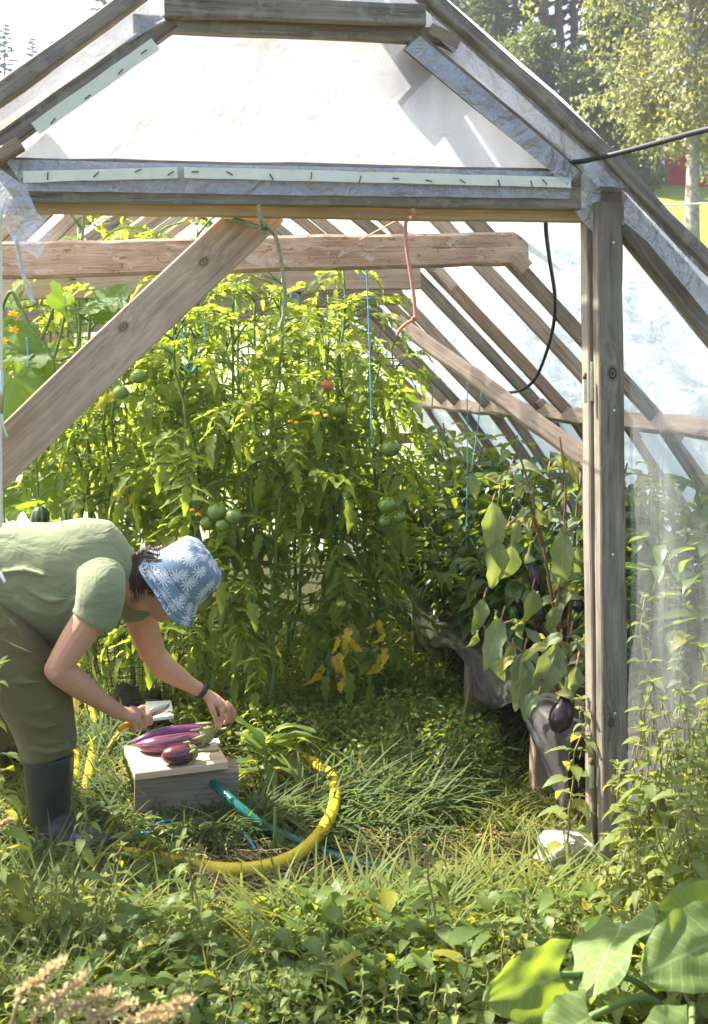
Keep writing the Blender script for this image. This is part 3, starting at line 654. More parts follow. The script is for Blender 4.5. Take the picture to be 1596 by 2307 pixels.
# white tray behind, wire basket with gloves
mb = MB(); a, b, c, d = [G(x, y, .15) for x, y in ((312, 1622), (392, 1612), (386, 1578), (330, 1580))]; e_ = Vector((0, 0, .012))
mb.add([a, b, c, d, a - e_, b - e_, c - e_, d - e_], [[0, 1, 2, 3], [4, 7, 6, 5], [0, 4, 5, 1], [1, 5, 6, 2], [2, 6, 7, 3], [3, 7, 4, 0]])
single('white_board', mb, M['paper'], 'white sheet lying in the grass behind the knife', 'sheet', (a + c) / 2, False)
def basket():
    c = G(312, 1636); c.y += .05; r0, r1, h = .15, .235, .44
    e = empty('wire_basket', c, 'dark rusty wire mesh basket with a curled rim behind the person', 'basket'); mb = MB()
    lean = Vector((-.02, .02, 0))
    def pt(th, k): r = r0 + (r1 - r0) * k; return c + Vector((math.cos(th) * r, math.sin(th) * r * .85, .02 + h * k)) + lean * k + Vector((.01 * math.sin(th * 5 + k * 4), 0, .012 * math.sin(th * 3)))
    nv = 30
    for i in range(nv):
        th = i * 2 * math.pi / nv; add_tube(mb, [pt(th, k) for k in np.linspace(0, 1, 7)], .0016, 4)
    for k in np.linspace(0, 1, 13): add_tube(mb, [pt(t, k) for t in np.linspace(0, 2 * math.pi, 41)], .0035 if k > .95 else .0016, 5)
    for i in range(-3, 4):
        add_tube(mb, [c + Vector((i * .04, -.11, .022)), c + Vector((i * .04, .11, .022))], .0016, 4); add_tube(mb, [c + Vector((-.12, i * .035, .022)), c + Vector((.12, i * .035, .022))], .0016, 4)
    part('mesh', mb, M['iron'], e)
    m2 = MB(); add_tube(m2, catmull([pt(5.6, 1) + Vector((0, 0, 0)), pt(5.6, 1) + Vector((.03, -.02, .07)), pt(5.9, 1) + Vector((.05, 0, .09)), pt(6.2, 1)], 6), .003, 6); part('handle', m2, M['iron'], e)
    return c
bc = basket()
def lump(pts, r, n=12): mb = MB(); add_tube(mb, catmull(pts, 5), r, n); return mb
M['glove'] = plain('grey_brown_cloth', (.075, .062, .052), .85, .2, .5, 18, .8)
mb = MB()
for (a, b, r) in (((-.10, -.03, .06), (.02, -.05, .14), .055), ((-.02, -.04, .12), (.11, -.02, .05), .05), ((-.08, .03, .05), (.06, .05, .10), .06), ((.02, -.07, .08), (.10, -.06, .15), .03), ((-.1, -.05, .13), (-.03, -.07, .17), .03)):
    add_tube(mb, catmull([bc + Vector(a), bc + (Vector(a) + Vector(b)) / 2 + Vector((0, 0, .02)), bc + Vector(b)], 6), [r * .5, r, r * .9, r * .5], 12)
gv = single('work_gloves', mb, M['glove'], 'crumpled dark grey brown cloth bundle inside the wire basket', 'cloth', bc + Vector((0, 0, .02)))
rm = gv.modifiers.new('remesh', 'REMESH'); rm.mode = 'VOXEL'; rm.voxel_size = .008; sm = gv.modifiers.new('smooth', 'SMOOTH'); sm.iterations = 3

# hoses ---------------------------------------------------------------------
def hose_mat(name):
    t = NT(name); uv = t.n('TexCoord').outputs['UV']; sx = t.n('SeparateXYZ', {0: uv})
    a = t.math('MULTIPLY', sx.outputs[0], 10.0); b = t.math('MULTIPLY', sx.outputs[1], 130.0)
    w1 = t.math('LESS_THAN', t.math('FRACT', t.math('ADD', a, b)), .35); w2 = t.math('LESS_THAN', t.math('FRACT', t.math('SUBTRACT', a, b)), .35)
    m = t.math('MAXIMUM', w1, w2); c = t.mix(m, (.0, .20, .165), (.01, .055, .05))
    return t.done(t.bsdf(c, .3, .5))
M['hose_g'] = hose_mat('braided_green_hose')
def hose(pts, r, m, label, name='garden_hose'): return cord(name, pts, r, m, label, 'hose', None, 14, 10)
hy = .021
hose([G(718, 1718, hy) + Vector((-.06, .1, 0)), G(738, 1738, hy + .03), G(755, 1775, hy + .045), G(750, 1825, hy + .04), G(722, 1876, hy + .03), G(680, 1917, hy + .02), G(630, 1943, hy + .012), G(570, 1957, hy + .008), G(500, 1958, hy + .005), G(425, 1946, hy), G(350, 1932, hy - .01), G(270, 1920, hy - .008), G(215, 1905, hy - .01)],
     .0205, M['hose_y'], 'thick yellow hose curving round in the grass in front of the block')
hose([G(500, 2058, -.02), G(520, 2082, .012), G(548, 2108, .018), G(570, 2132, .012), G(592, 2170, -.03)], .021, M['hose_y'], 'short stretch of yellow hose surfacing in the foreground weeds')
hose([G(152, 1500, .02), G(165, 1560, .03), G(170, 1600, .03), G(168, 1650, .03), G(172, 1700, .02), G(168, 1760, 0)], .017, M['hose_y'], 'thin yellow hose beside the trouser leg, left one of the two')
hose([G(182, 1540, .02), G(200, 1585, .03), G(213, 1640, .03), G(207, 1700, .03), G(200, 1745, .03), G(188, 1800, .02), G(176, 1850, 0)], .018, M['hose_y'], 'thin yellow hose behind the rubber boot, right one of the two')
hg = .016
hose([G(452, 1728, .10), G(474, 1758, .12), G(520, 1800, .10), G(570, 1842, .06), G(625, 1874, hg + .012), G(700, 1906, hg), G(760, 1930, hg), G(830, 1950, hg), G(910, 1972, hg), G(990, 1995, hg - .006), G(1060, 2012, 0)], .0155, M['hose_g'],
     'braided teal green hose running from under the cutting board across the path')
hose([G(1048, 2040, -.02), G(1075, 2024, .012), G(1098, 2006, .02), G(1120, 1985, .02), G(1140, 1965, -.01)], .013, M['hose_g'], 'short teal hose end in the weeds near the white bag')
for pts, la in (([(298, 1880), (330, 1876), (370, 1880), (410, 1872), (440, 1860), (470, 1852)], 'blue twine snaking over the ground in front of the block'), ([(330, 1868), (370, 1850), (420, 1845), (445, 1850)], 'short bow of blue twine close to the face of the block'), ([(540, 1872), (560, 1890), (575, 1912)], 'blue twine end lying by the green hose')):
    cord('twine', [G(x, y, .025 + .01 * (i % 2)) for i, (x, y) in enumerate(pts)], .0035, M['string_b'], la, 'twine')

# white bag and black pot by the post
def bag():
    c = G(1290, 1972); mb = MB()
    def f(D):
        return np.array([(abs(d[0]) ** 6 + abs(d[1]) ** 6 + abs(d[2]) ** 6) ** (-1 / 6) * .86 + .20 * mnoise.noise((d[0] * 2.2, d[1] * 2.2, d[2] * 2.2)) + .16 * abs(mnoise.noise((d[0] * 3.5 + 4, d[1] * 3.5, d[2] * 3.5))) + .09 * mnoise.noise((d[0] * 5, d[1] * 5, d[2] * 5)) for d in D])
    add_ball(mb, c + Vector((.01, .03, .05)), (.105, .08, .062), 48, 30, 0, f)
    e = empty('plastic_bag', c, 'white plastic bag with dark print lying against the door post', 'bag'); part('bag', mb, M['white_bag'], e)
    m2 = MB(); p = c + Vector((-.035, -.062, .045)); add_tube(m2, [p + Vector((0, 0, -.012)), p + Vector((0, 0, .012))], .006, 8); 
    for k in range(4): add_box(m2, p + Vector((.02 + .006 * k, -.004, -.004 - .009 * k)), (.022, .004, .003))
    part('print', m2, M['black_plastic'], e)
bag()
mb = MB(); c = G(1180, 1992); prof = [(a * .5, b * .5) for a, b in [(.0, .0), (.05, .0), (.062, .07), (.068, .07), (.068, .08), (.058, .08), (.048, .012), (0, .012)]]
V = [(r * math.cos(t), r * math.sin(t), z) for (r, z) in prof for t in np.linspace(0, 2 * math.pi, 20, endpoint=False)]
Rm = np.array(Matrix.Rotation(rad(75), 3, Vector((.8, -.4, 0)))); V = np.array(V) @ Rm.T + np.array(c + Vector((0, 0, .03))); add_grid(mb, V, 20, len(prof), None, 0, True)
single('plant_pot', mb, M['black_plastic'], 'small black plastic pot tipped over in the weeds beside the bag', 'pot', c)

# knife ------------------------------------------------------------------------
HD = 3.62
k0, k1, k2 = C(268, 1643, HD - .02), C(331, 1612, HD + .05), C(386, 1588, HD + .11)
kn = empty('knife', (k0 + k1) / 2, 'kitchen knife with a yellow handle held over the cutting board', 'knife')
mb = MB(); add_tube(mb, catmull([k0, (k0 + k1) / 2, k1], 5), [.010, .0125, .011, .0125, .011], 12); M['knife_y'] = plain('yellow_plastic', (.72, .40, .015), .4, .4, .08); part('handle', mb, M['knife_y'], kn)
M['steel'] = plain('knife_steel', (.45, .45, .44), .3, .5, .1, 30, Metallic=.9)
T = (k2 - k1).normalized(); Nn = T.cross(FW).normalized(); L = (k2 - k1).length; mb = MB(); V = []
for s in np.linspace(0, 1, 12):
    w = .013 * (1 if s < .6 else math.sqrt(max(0.0004, 1 - ((s - .6) / .4) ** 2))); p = k1 + T * L * s
    for (a, b) in ((w, -.0012), (w, .0012), (-w, 0)): V.append(p + Nn * (a + (.013 - w)) + FW * b)
add_grid(mb, V, 3, 12, None, 0, True); part('blade', mb, M['steel'], kn)

# ------------------------------------------------------------------ person
PB = C(60, 1925, 3.5); PB.z = 0
PR = empty('person', PB, 'person in green t-shirt, olive trousers and blue bucket hat bending over the cutting board', 'person')
def Q(x, y, d): return np.array(C(x, y, d))
FWn, RTn, UPn = np.array(FW), np.array(RT), np.array(UP)
def remesh(o, vox, it, fac=.5):
    m = o.modifiers.new('remesh', 'REMESH'); m.mode = 'VOXEL'; m.voxel_size = vox; m.use_smooth_shade = True
    s = o.modifiers.new('smooth', 'SMOOTH'); s.iterations = it; s.factor = fac; return o
def limb(mb, pts, rr, mm=6, n=16, rb=None): add_tube(mb, catmull(pts, mm), rr, n, tuple(FWn) if rb is not None else None, rb)
# --- head frame
u2 = np.array([.8, -.59]); f2 = np.array([.59, .8])
hu = RTn * u2[0] - UPn * u2[1]; hf = RTn * f2[0] - UPn * f2[1]; hs = -FWn     # crown, face, towards camera
hf = hf * math.cos(.10) + hs * math.sin(.10); hs = np.cross(hu, hf); hs /= np.linalg.norm(hs)
if hs @ FWn > 0: hs = -hs
HC = Q(386, 1325, 3.60)
def H(f, u, s=0.0): return HC + hf * f + hu * u + hs * s
body = MB()
def ell(mb, c, rf, ru, rs, n=24, m=16):
    th = np.linspace(0, math.pi, m + 1); V = [c + hf * rf * math.sin(a) * math.cos(b) + hs * rs * math.sin(a) * math.sin(b) + hu * ru * math.cos(a) for a in th for b in np.arange(n) * 2 * math.pi / n]
    add_grid(mb, V, n, m + 1, None, 0, True)
ell(body, H(-.005, .03), .098, .105, .076)                       # skull
ell(body, H(.030, -.035), .060, .075, .058)                     # face
ell(body, H(.052, -.077), .030, .026, .032)                     # chin
ell(body, H(.010, -.055), .050, .045, .060)                     # jaw
limb(body, [H(.088, .012), H(.106, -.012), H(.098, -.02)], [.006, .0135, .010], 3, 10)   # nose
for s in (1, -1):
    ell(body, H(.098, -.018, .009 * s), .007, .006, .007, 10, 8)
    ell(body, H(.074, .010, .034 * s), .014, .012, .017, 12, 8)  # eye mounds
    ell(body, H(.070, -.022, .034 * s), .020, .020, .022, 12, 8)  # cheeks
    limb(body, [H(-.012, .012, .074 * s), H(-.022, .0, .086 * s), H(-.016, -.028, .080 * s), H(-.006, -.034, .074 * s)], [.006, .009, .008, .005], 4, 10)  # ears
ell(body, H(.091, -.043), .007, .0045, .019, 12, 8); ell(body, H(.087, -.053), .007, .005, .016, 12, 8)   # lips
NB = Q(292, 1312, 3.56)
limb(body, [NB + RTn * -.05, NB, Q(322, 1338, 3.58), H(-.03, -.055), H(-.02, -.01)], [.075, .062, .056, .056, .05], 5, 18)
# torso and legs under the clothes
TS = [Q(-120, 1345, 3.52), Q(-40, 1325, 3.52), Q(60, 1308, 3.52), Q(150, 1300, 3.53), Q(225, 1300, 3.54), Q(268, 1300, 3.55)]
limb(body, TS, [.115, .12, .115, .12, .105, .06], 5, 20, rb=[.16, .155, .15, .175, .17, .08])
shN, shF = Q(226, 1322, 3.375), Q(296, 1335, 3.72)
elN, wrN = Q(131, 1506, 3.33), Q(268, 1604, 3.535)
elF, wrF = Q(346, 1474, 3.86), Q(453, 1556, 3.94)
limb(body, [shN, Q(208, 1385, 3.36), Q(165, 1450, 3.34), elN], [.060, .058, .055, .050, .045, .041], 7)
limb(body, [elN + (elN - Q(180, 1545, 3.38)) * .08, elN, Q(185, 1548, 3.40), Q(230, 1580, 3.47), wrN], [.033, .041, .045, .040, .032, .027, .025], 7, 16)
limb(body, [shF, Q(318, 1395, 3.79), Q(333, 1440, 3.83), elF], [.058, .056, .054, .050, .047], 7)
limb(body, [elF, Q(372, 1504, 3.88), Q(412, 1532, 3.915), wrF], [.045, .046, .043, .036, .028, .0255], 7)
limb(body, [Q(-40, 1390, 3.44), Q(70, 1540, 3.43), Q(108, 1690, 3.47), Q(113, 1800, 3.475)], [.08, .06, .05, .035], 5)
limb(body, [Q(-60, 1390, 3.62), Q(-45, 1500, 3.70), Q(-25, 1590, 3.86), Q(-13, 1660, 4.0)], [.08, .06, .05, .04], 5)
# near hand: a fist round the knife handle
kd = np.array(k1 - k0); kd /= np.linalg.norm(kd)
palm = Q(291, 1612, 3.585)
limb(body, [wrN, Q(280, 1608, 3.555), Q(296, 1612, 3.575), Q(312, 1620, 3.59)], [.026, .030, .034, .034, .026], 5, 14, rb=[.020, .020, .020, .020, .016])
ax = np.array((k0 + k1) / 2)
for i in range(4):   # fingers: knuckle on top, round the handle, tip tucked under
    c = np.array(k0) + kd * (.030 + .0215 * (3 - i) ) + 0; r = (.0098, .0102, .0098, .0085)[i]
    dn = -UPn; ou = RTn * .45 + UPn * .55; ou /= np.linalg.norm(ou)
    kx = c + kd * .010
    K = kx + UPn * .030 - FWn * .006 - RTn * .004; A = kx + UPn * .012 - FWn * .026 + RTn * .020; B = kx - UPn * .017 - FWn * .018 + RTn * .022; D_ = kx - UPn * .018 + FWn * .008 + RTn * .008
    limb(body, [palm * .5 + K * .5, K, A, B, D_], [r * 1.15, r * 1.15, r, r * .95, r * .8], 5, 10)
tb = np.array(k1)
limb(body, [Q(292, 1598, 3.59), Q(310, 1602, 3.60), Q(322, 1612, 3.615), tb - kd * .022 + UPn * .006 - FWn * .012], [.014, .0125, .011, .010, .008], 5, 10)
# far hand: pinching the eggplant stem between thumb and fingers
limb(body, [wrF, Q(468, 1566, 3.95), Q(484, 1576, 3.955), Q(500, 1586, 3.955)], [.026, .030, .036, .036, .030], 5, 14, rb=[.018, .018, .019, .019, .015])
limb(body, [Q(470, 1574, 3.935), Q(478, 1596, 3.92), Q(486, 1618, 3.925), Q(491, 1638, 3.94)], [.014, .0125, .011, .010, .0078], 5, 10)
limb(body, [Q(490, 1584, 3.945), Q(501, 1602, 3.93), Q(500, 1622, 3.93), Q(494, 1641, 3.945)], [.012, .0105, .010, .0092, .0075], 5, 10)
limb(body, [Q(501, 1582, 3.955), Q(514, 1596, 3.945), Q(515, 1616, 3.95), Q(505, 1632, 3.96)], [.012, .0105, .010, .0092, .0076], 5, 10)
limb(body, [Q(508, 1583, 3.97), Q(523, 1596, 3.97), Q(525, 1614, 3.97), Q(514, 1628, 3.975)], [.0115, .0102, .0096, .009, .0074], 5, 10)
limb(body, [Q(510, 1586, 3.985), Q(527, 1600, 3.99), Q(529, 1616, 3.99), Q(520, 1628, 3.99)], [.010, .009, .0085, .008, .0068], 5, 10)
def skin_mat():
    t = NT('sunlit_skin'); v = t.coord('Object'); n1 = t.noise(v, 9, 3); n2 = t.noise(v, 160, 2)
    c = t.mix(n1, (.44, .225, .145), (.56, .31, .205)); fr = t.ramp(t.noise(v, 70, 2, .5), [(.66, (0, 0, 0)), (.72, (1, 1, 1))]); c = t.mix(t.math('MULTIPLY', fr, .3), c, (.30, .14, .08))
    lp = np.array(H(.091, -.047)) - np.array(PB); dd = t.n('VectorMath', operation='DISTANCE'); t.set(dd.inputs[0], v); dd.inputs[1].default_value = tuple(lp)
    c = t.mix(t.ramp(dd.outputs['Value'], [(.016, (.8, .8, .8)), (.022, (0, 0, 0))]), c, (.45, .13, .11))
    return t.done(t.bsdf(c, .5, .35, t.bump(n2, .12, .002), Subsurface_Weight=.12, Subsurface_Radius=(.012, .005, .003)))
remesh(part('body', body, skin_mat(), PR), .0032, 5)

# --- clothes
def cloth(name, col, var, sc, sheen=.0):
    t = NT(name); v = t.coord('Object'); n = t.noise(v, sc, 4); w = t.noise(v, 420, 2); f = t.noise(t.n('Mapping', {0: v, 3: (5, 5, 9)}).outputs[0], 1.6, 3, .5, 1.0)
    c = t.mix(n, tuple(x * (1 - var) for x in col), tuple(x * (1 + var) for x in col)); h = t.math('ADD', t.math('MULTIPLY', w, .06), f)
    return t.done(t.bsdf(c, .9, .1, t.bump(h, .7, .022), Sheen_Weight=sheen))
M['tee'] = cloth('green_cotton', (.19, .22, .13), .10, 14, .2)
M['trouser'] = cloth('olive_twill', (.125, .118, .055), .16, 9, .1)
M['rubber'] = plain('black_rubber', (.028, .029, .032), .42, .45, .3, 9, .12)
tee = MB()
TT = [Q(-150, 1330, 3.52), Q(-60, 1312, 3.52), Q(40, 1304, 3.52), Q(120, 1306, 3.53), Q(190, 1302, 3.535), Q(240, 1301, 3.545), Q(268, 1304, 3.555), Q(287, 1312, 3.56)]
limb(tee, TT, [.142, .146, .148, .164, .152, .124, .092, .066], 7, 30, rb=[.19, .19, .185, .19, .20, .19, .12, .07])
limb(tee, [Q(100, 1385, 3.53), Q(150, 1378, 3.53), Q(200, 1365, 3.54)], [.05, .062, .05], 6, 18, rb=[.12, .13, .12])   # slack front of the shirt
limb(tee, [Q(228, 1292, 3.42), Q(228, 1330, 3.365), Q(221, 1375, 3.358), Q(206, 1402, 3.352)], [.076, .077, .076, .073, .071], 7, 22)
limb(tee, [Q(284, 1300, 3.66), Q(300, 1345, 3.745), Q(310, 1378, 3.775)], [.078, .072, .066], 7, 22)
def fold(a, b, r, sag): mid = (np.array(a) + np.array(b)) / 2 + sag; limb(tee, [a, mid, b], [r * .3, r, r * .3], 8, 8)
for (a, b, r, sg) in ((Q(180, 1335, 3.37), Q(120, 1400, 3.41), .011, UPn * -.01), (Q(188, 1350, 3.36), Q(150, 1420, 3.42), .010, UPn * .004), (Q(205, 1318, 3.34), Q(272, 1330, 3.35), .010, UPn * .02), (Q(250, 1340, 3.33), Q(225, 1405, 3.30), .009, RTn * .006),
                      (Q(60, 1330, 3.36), Q(170, 1345, 3.36), .010, UPn * -.02), (Q(30, 1350, 3.37), Q(130, 1385, 3.39), .010, UPn * -.012), (Q(0, 1290, 3.37), Q(110, 1300, 3.36), .009, UPn * .015)): fold(a, b, r, sg)
remesh(part('t_shirt', tee, M['tee'], PR), .006, 9)
tr = MB()
limb(tr, [Q(-190, 1370, 3.50), Q(-120, 1372, 3.50), Q(-55, 1368, 3.50), Q(-2, 1350, 3.51)], [.17, .175, .165, .148], 6, 26, rb=[.19, .195, .19, .185])
limb(tr, [Q(-75, 1400, 3.43), Q(10, 1480, 3.41), Q(72, 1555, 3.43), Q(96, 1620, 3.46), Q(112, 1690, 3.48)], [.150, .135, .118, .112, .100, .092], 8, 24)
limb(tr, [Q(-90, 1400, 3.60), Q(-50, 1500, 3.70), Q(-25, 1590, 3.86), Q(-12, 1650, 3.95)], [.14, .12, .105, .095], 8, 22)
def foldt(a, b, r, sag): mid = (np.array(a) + np.array(b)) / 2 + sag; limb(tr, [a, mid, b], [r * .3, r, r * .3], 8, 8)
for (a, b, r, sg) in ((Q(0, 1375, 3.30), Q(62, 1450, 3.31), .011, 0), (Q(5, 1440, 3.275), Q(85, 1475, 3.31), .012, UPn * -.01), (Q(0, 1520, 3.30), Q(100, 1535, 3.30), .012, UPn * -.012), (Q(20, 1580, 3.32), Q(140, 1590, 3.35), .012, UPn * -.02),
                      (Q(40, 1620, 3.33), Q(150, 1625, 3.36), .011, UPn * -.02), (Q(55, 1655, 3.36), Q(160, 1665, 3.38), .013, UPn * -.016), (Q(120, 1668, 3.37), Q(178, 1684, 3.42), .014, UPn * -.004), (Q(70, 1690, 3.37), Q(165, 1684, 3.38), .010, UPn * -.01)): foldt(a, b, r, sg)
remesh(part('trousers', tr, M['trouser'], PR), .007, 5)
mb = MB(); add_tube(mb, catmull([Q(-4, 1288, 3.325), Q(3, 1296, 3.322), Q(12, 1312, 3.325)], 4), [.012, .016, .012], 8, tuple(FWn), [.002, .002, .002]); part('shirt_tag', mb, M['paper'], PR)
# wristband
mb = MB(); wd = (wrF - Q(412, 1532, 3.915)); wd /= np.linalg.norm(wd); wc = Q(457, 1557, 3.94); a = np.cross(wd, UPn); a /= np.linalg.norm(a); b = np.cross(a, wd); V = []
for (r, o) in ((.0305, -.009), (.034, -.007), (.034, .007), (.0305, .009), (.0295, 0)):
    for t_ in np.linspace(0, 2 * math.pi, 28, endpoint=False): V.append(wc + wd * (o - .004) + a * r * math.cos(t_) + b * r * math.sin(t_))
V = V + V[:28]; add_grid(mb, V, 28, 6, None, 0, True); part('wristband', mb, M['black_plastic'], PR)
# boots
def boot(top, ank, heel, toe, name='rubber_boot'):
    mb = MB(); limb(mb, [top, top * .5 + ank * .5, ank], [.083, .078, .070, .062], 6, 22)
    limb(mb, [heel + UPn * .045, heel * .6 + toe * .4 + UPn * .052, heel * .25 + toe * .75 + UPn * .048, toe + UPn * .04], [.044, .05, .05, .047, .030], 6, 18)
    limb(mb, [ank, heel * .7 + toe * .3 + UPn * .06], [.062, .055], 5, 18)
    o = remesh(part(name, mb, M['rubber'], PR), .006, 4)
    m2 = MB(); d = toe - heel; d /= np.linalg.norm(d); s = np.cross(d, UPn); V = []
    for z in (.0, .022):
        for k in range(24):
            t_ = k / 24 * 2 * math.pi; L = np.linalg.norm(toe - heel); V.append(heel * .5 + toe * .5 + d * (L * .5 + .030) * math.cos(t_) + s * .046 * math.sin(t_) * (1 - .18 * math.cos(t_ * 2)) + UPn * z - UPn * heel[2] * 0)
    add_grid(m2, V, 24, 2, None, 0, True); k0_ = m2.n; m2.p.append((np.zeros((0, 3)), np.array([[24 + i for i in range(24)]]), np.zeros((0, 2)), 0)); part('sole', m2, M['rubber'], o)
    return o
tN = np.array(G(246, 1940)); hN = Q(112, 1925, 3.46); hN[2] = 0; tN[2] = 0
tN = hN + (tN - hN) / np.linalg.norm(tN - hN) * .215
bt = boot(Q(110, 1700, 3.48), Q(113, 1850, 3.47), hN, tN)
mb = MB(); add_tube(mb, [Q(92, 1880, 3.385), Q(112, 1880, 3.38)], .004, 6); add_tube(mb, [Q(92, 1893, 3.388), Q(112, 1893, 3.383)], .003, 6)
for p in list(mb.p): pass
part('boot_label', mb, plain('grey_print', (.06, .06, .062), .6), bt)
hF = np.array(G(-15, 1722)); hF[2] = 0; boot(Q(-14, 1560, 4.02), Q(-15, 1680, 4.02), hF, hF + np.array([.17, -.03, 0]))
# hair
M['hair'] = plain('brown_hair', (.085, .045, .028), .45, .5, .45, 60, .4)
hr = MB(); r_ = random.Random(3)
ell(hr, H(-.080, -.012), .050, .062, .062, 20, 14); ell(hr, H(-.03, .01), .080, .060, .079, 20, 14)
limb(hr, [H(-.155, -.025, .045), H(-.120, -.042, .06), H(-.080, -.062, .065), H(-.045, -.080, .06)], [.026, .040, .040, .022], 5, 14)
for k in range(420):
    a_ = r_.uniform(0, 6.28); rr_ = r_.uniform(.026, .050); o_ = lambda k_: hu * math.cos(a_ + k_) * rr_ * .9 + hs * math.sin(a_ + k_) * rr_
    add_tube(hr, catmull([H(-.160, -.018, .045) + o_(0) * r_.uniform(.6, 1.3), H(-.120, -.042, .06) + o_(.5), H(-.080, -.062, .065) + o_(.9), H(-.040 + r_.uniform(-.01, .02), -.085 + r_.uniform(-.02, .02), .06) + o_(1.2) * .6], 4), [.0012, .002, .0018, .0006], 4)
for k in range(170):
    a = r_.uniform(-1, 1); s = r_.uniform(-.068, .072); t0 = H(-.055 + r_.uniform(-.03, .02), .035 + r_.uniform(-.02, .04), s * .9)
    e1 = H(-.105 + r_.uniform(-.025, .03), -.03 + r_.uniform(-.045, .03), s * .85 + r_.uniform(-.012, .012)); mid = (t0 + e1) / 2 + hf * -(.03 + r_.uniform(0, .02)) + hs * s * .25
    e2 = e1 + hf * r_.uniform(.005, .035) + hu * r_.uniform(-.035, .0)
    [add_tube(hr, catmull([t0 + q_, mid + q_ * 1.5, e1 + q_, e2 + q_ * 2], 5), [.0016, .0022, .0016, .0006], 4) for q_ in [hs * r_.uniform(-.006, .006) + hf * r_.uniform(-.006, .006) + hu * r_.uniform(-.004, .004) for _ in range(3)]]
for k in range(40):
    s = r_.uniform(-.05, .06); t0 = H(-.10, .0 + r_.uniform(-.03, .03), s); add_tube(hr, catmull([t0, t0 + hf * -.025 + hu * r_.uniform(-.02, .04), t0 + hf * -(.03 + r_.uniform(0, .03)) + hu * r_.uniform(-.05, .05) + hs * r_.uniform(-.02, .02)], 4), [.0016, .0012, .0005], 4)
for k in range(30):
    s = .070 + r_.uniform(-.008, .004); t0 = H(-.035 + r_.uniform(-.02, .02), .01, s); add_tube(hr, catmull([t0, t0 + hu * -.03 + hf * r_.uniform(-.01, .012), t0 + hu * -(.05 + r_.uniform(0, .025)) + hf * r_.uniform(-.015, .01)], 4), [.004, .003, .0008], 4)
part('hair', hr, M['hair'], PR)
# hat
def hat_mat():
    t = NT('blue_palm_print_cotton'); uv = t.n('TexCoord').outputs['UV']
    base_n = t.noise(t.n('Mapping', {0: uv, 3: (30, 60, 1)}).outputs[0], 1, 4, .7); c = t.mix(base_n, (.095, .15, .225), (.21, .285, .36))
    tot = None
    for (off, sc, k) in (((0, 0, 0), 21.0, 11.0), ((.37, .21, 0), 17.5, 9.0)):
        m = t.n('Mapping', {0: uv}); m.inputs[1].default_value = off; m.inputs[3].default_value = (sc, sc, 1)
        vo = t.n('TexVoronoi', {'Vector': m.outputs[0], 'Scale': 1.0, 'Randomness': .75}, voronoi_dimensions='2D')
        sb_ = t.n('VectorMath', operation='SUBTRACT'); t.set(sb_.inputs[0], m.outputs[0]); t.set(sb_.inputs[1], vo.outputs['Position']); sx = t.n('SeparateXYZ', {0: sb_.outputs[0]})
        ang = t.math('ARCTAN2', sx.outputs[1], sx.outputs[0]); r = vo.outputs['Distance']
        rot = t.n('SeparateXYZ', {0: vo.outputs['Color']}).outputs[0]
        sp = t.math('POWER', t.math('ABSOLUTE', t.math('COSINE', t.math('ADD', t.math('MULTIPLY', ang, k / 2), t.math('MULTIPLY', rot, 6)))), 2.2)
        R = t.math('ADD', t.math('MULTIPLY', sp, t.math('ADD', .27, t.math('MULTIPLY', t.noise(t.n('Mapping', {0: uv, 3: (70, 70, 1)}).outputs[0], 1, 2), .22))), .04); star = t.math('LESS_THAN', r, R)
        trunk = t.math('MULTIPLY', t.math('LESS_THAN', t.math('ABSOLUTE', t.math('ADD', sx.outputs[0], t.math('MULTIPLY', sx.outputs[1], .25))), .022), t.math('MULTIPLY', t.math('LESS_THAN', sx.outputs[1], 0), t.math('LESS_THAN', r, .5)))
        q = t.math('MAXIMUM', star, trunk); tot = q if tot is None else t.math('MAXIMUM', tot, q)
    fz = t.noise(t.n('Mapping', {0: uv, 3: (160, 160, 1)}).outputs[0], 1, 2)
    c = t.mix(t.math('MULTIPLY', tot, t.math('ADD', .45, t.math('MULTIPLY', fz, .6))), c, (.62, .66, .68)); w = t.noise(t.n('Mapping', {0: uv, 3: (900, 900, 1)}).outputs[0], 1, 2)
    return t.done(t.bsdf(c, .9, .1, t.bump(t.math('ADD', w, t.math('MULTIPLY', base_n, .6)), .3, .002)))
hat = MB(); nu = 72; prof = [(.003, .158), (.04, .157), (.075, .150), (.093, .136), (.0985, .12), (.101, .09), (.104, .06), (.107, .038), (.1075, .034), (.108, .030), (.122, .010), (.137, -.010), (.150, -.028), (.152, -.030), (.149, -.031), (.135, -.012), (.119, .008), (.106, .03)]
V = []; UV = []; s_ = 0; prev = None
for (r, u) in prof:
    if prev is not None: s_ += math.hypot(r - prev[0], u - prev[1])
    prev = (r, u)
    for i in range(nu):
        t_ = i * 2 * math.pi / nu; rr = r * (1 + .012 * math.sin(3 * t_ + u * 30) + .012 * mnoise.noise((math.cos(t_) * 2, math.sin(t_) * 2, u * 14)))
        brim = max(0, (r - .108) / .044); du = brim * (.008 * math.sin(2 * t_ + 1) + .006 * math.sin(5 * t_) - .012 * math.cos(t_)) + (.006 * mnoise.noise((math.cos(t_) * 3, math.sin(t_) * 3, 2)) if r < .1 else 0)
        V.append(H(-.012, .012) + hf * rr * 1.06 * math.cos(t_) + hs * rr * .92 * math.sin(t_) + hu * (u + du)); UV.append((t_ / 6.2832 * .66, s_))
add_grid(hat, V, nu, len(prof), np.array(UV), 0, True)
hm = hat_mat(); ho = part('bucket_hat', hat, hm, PR)
mb = MB()
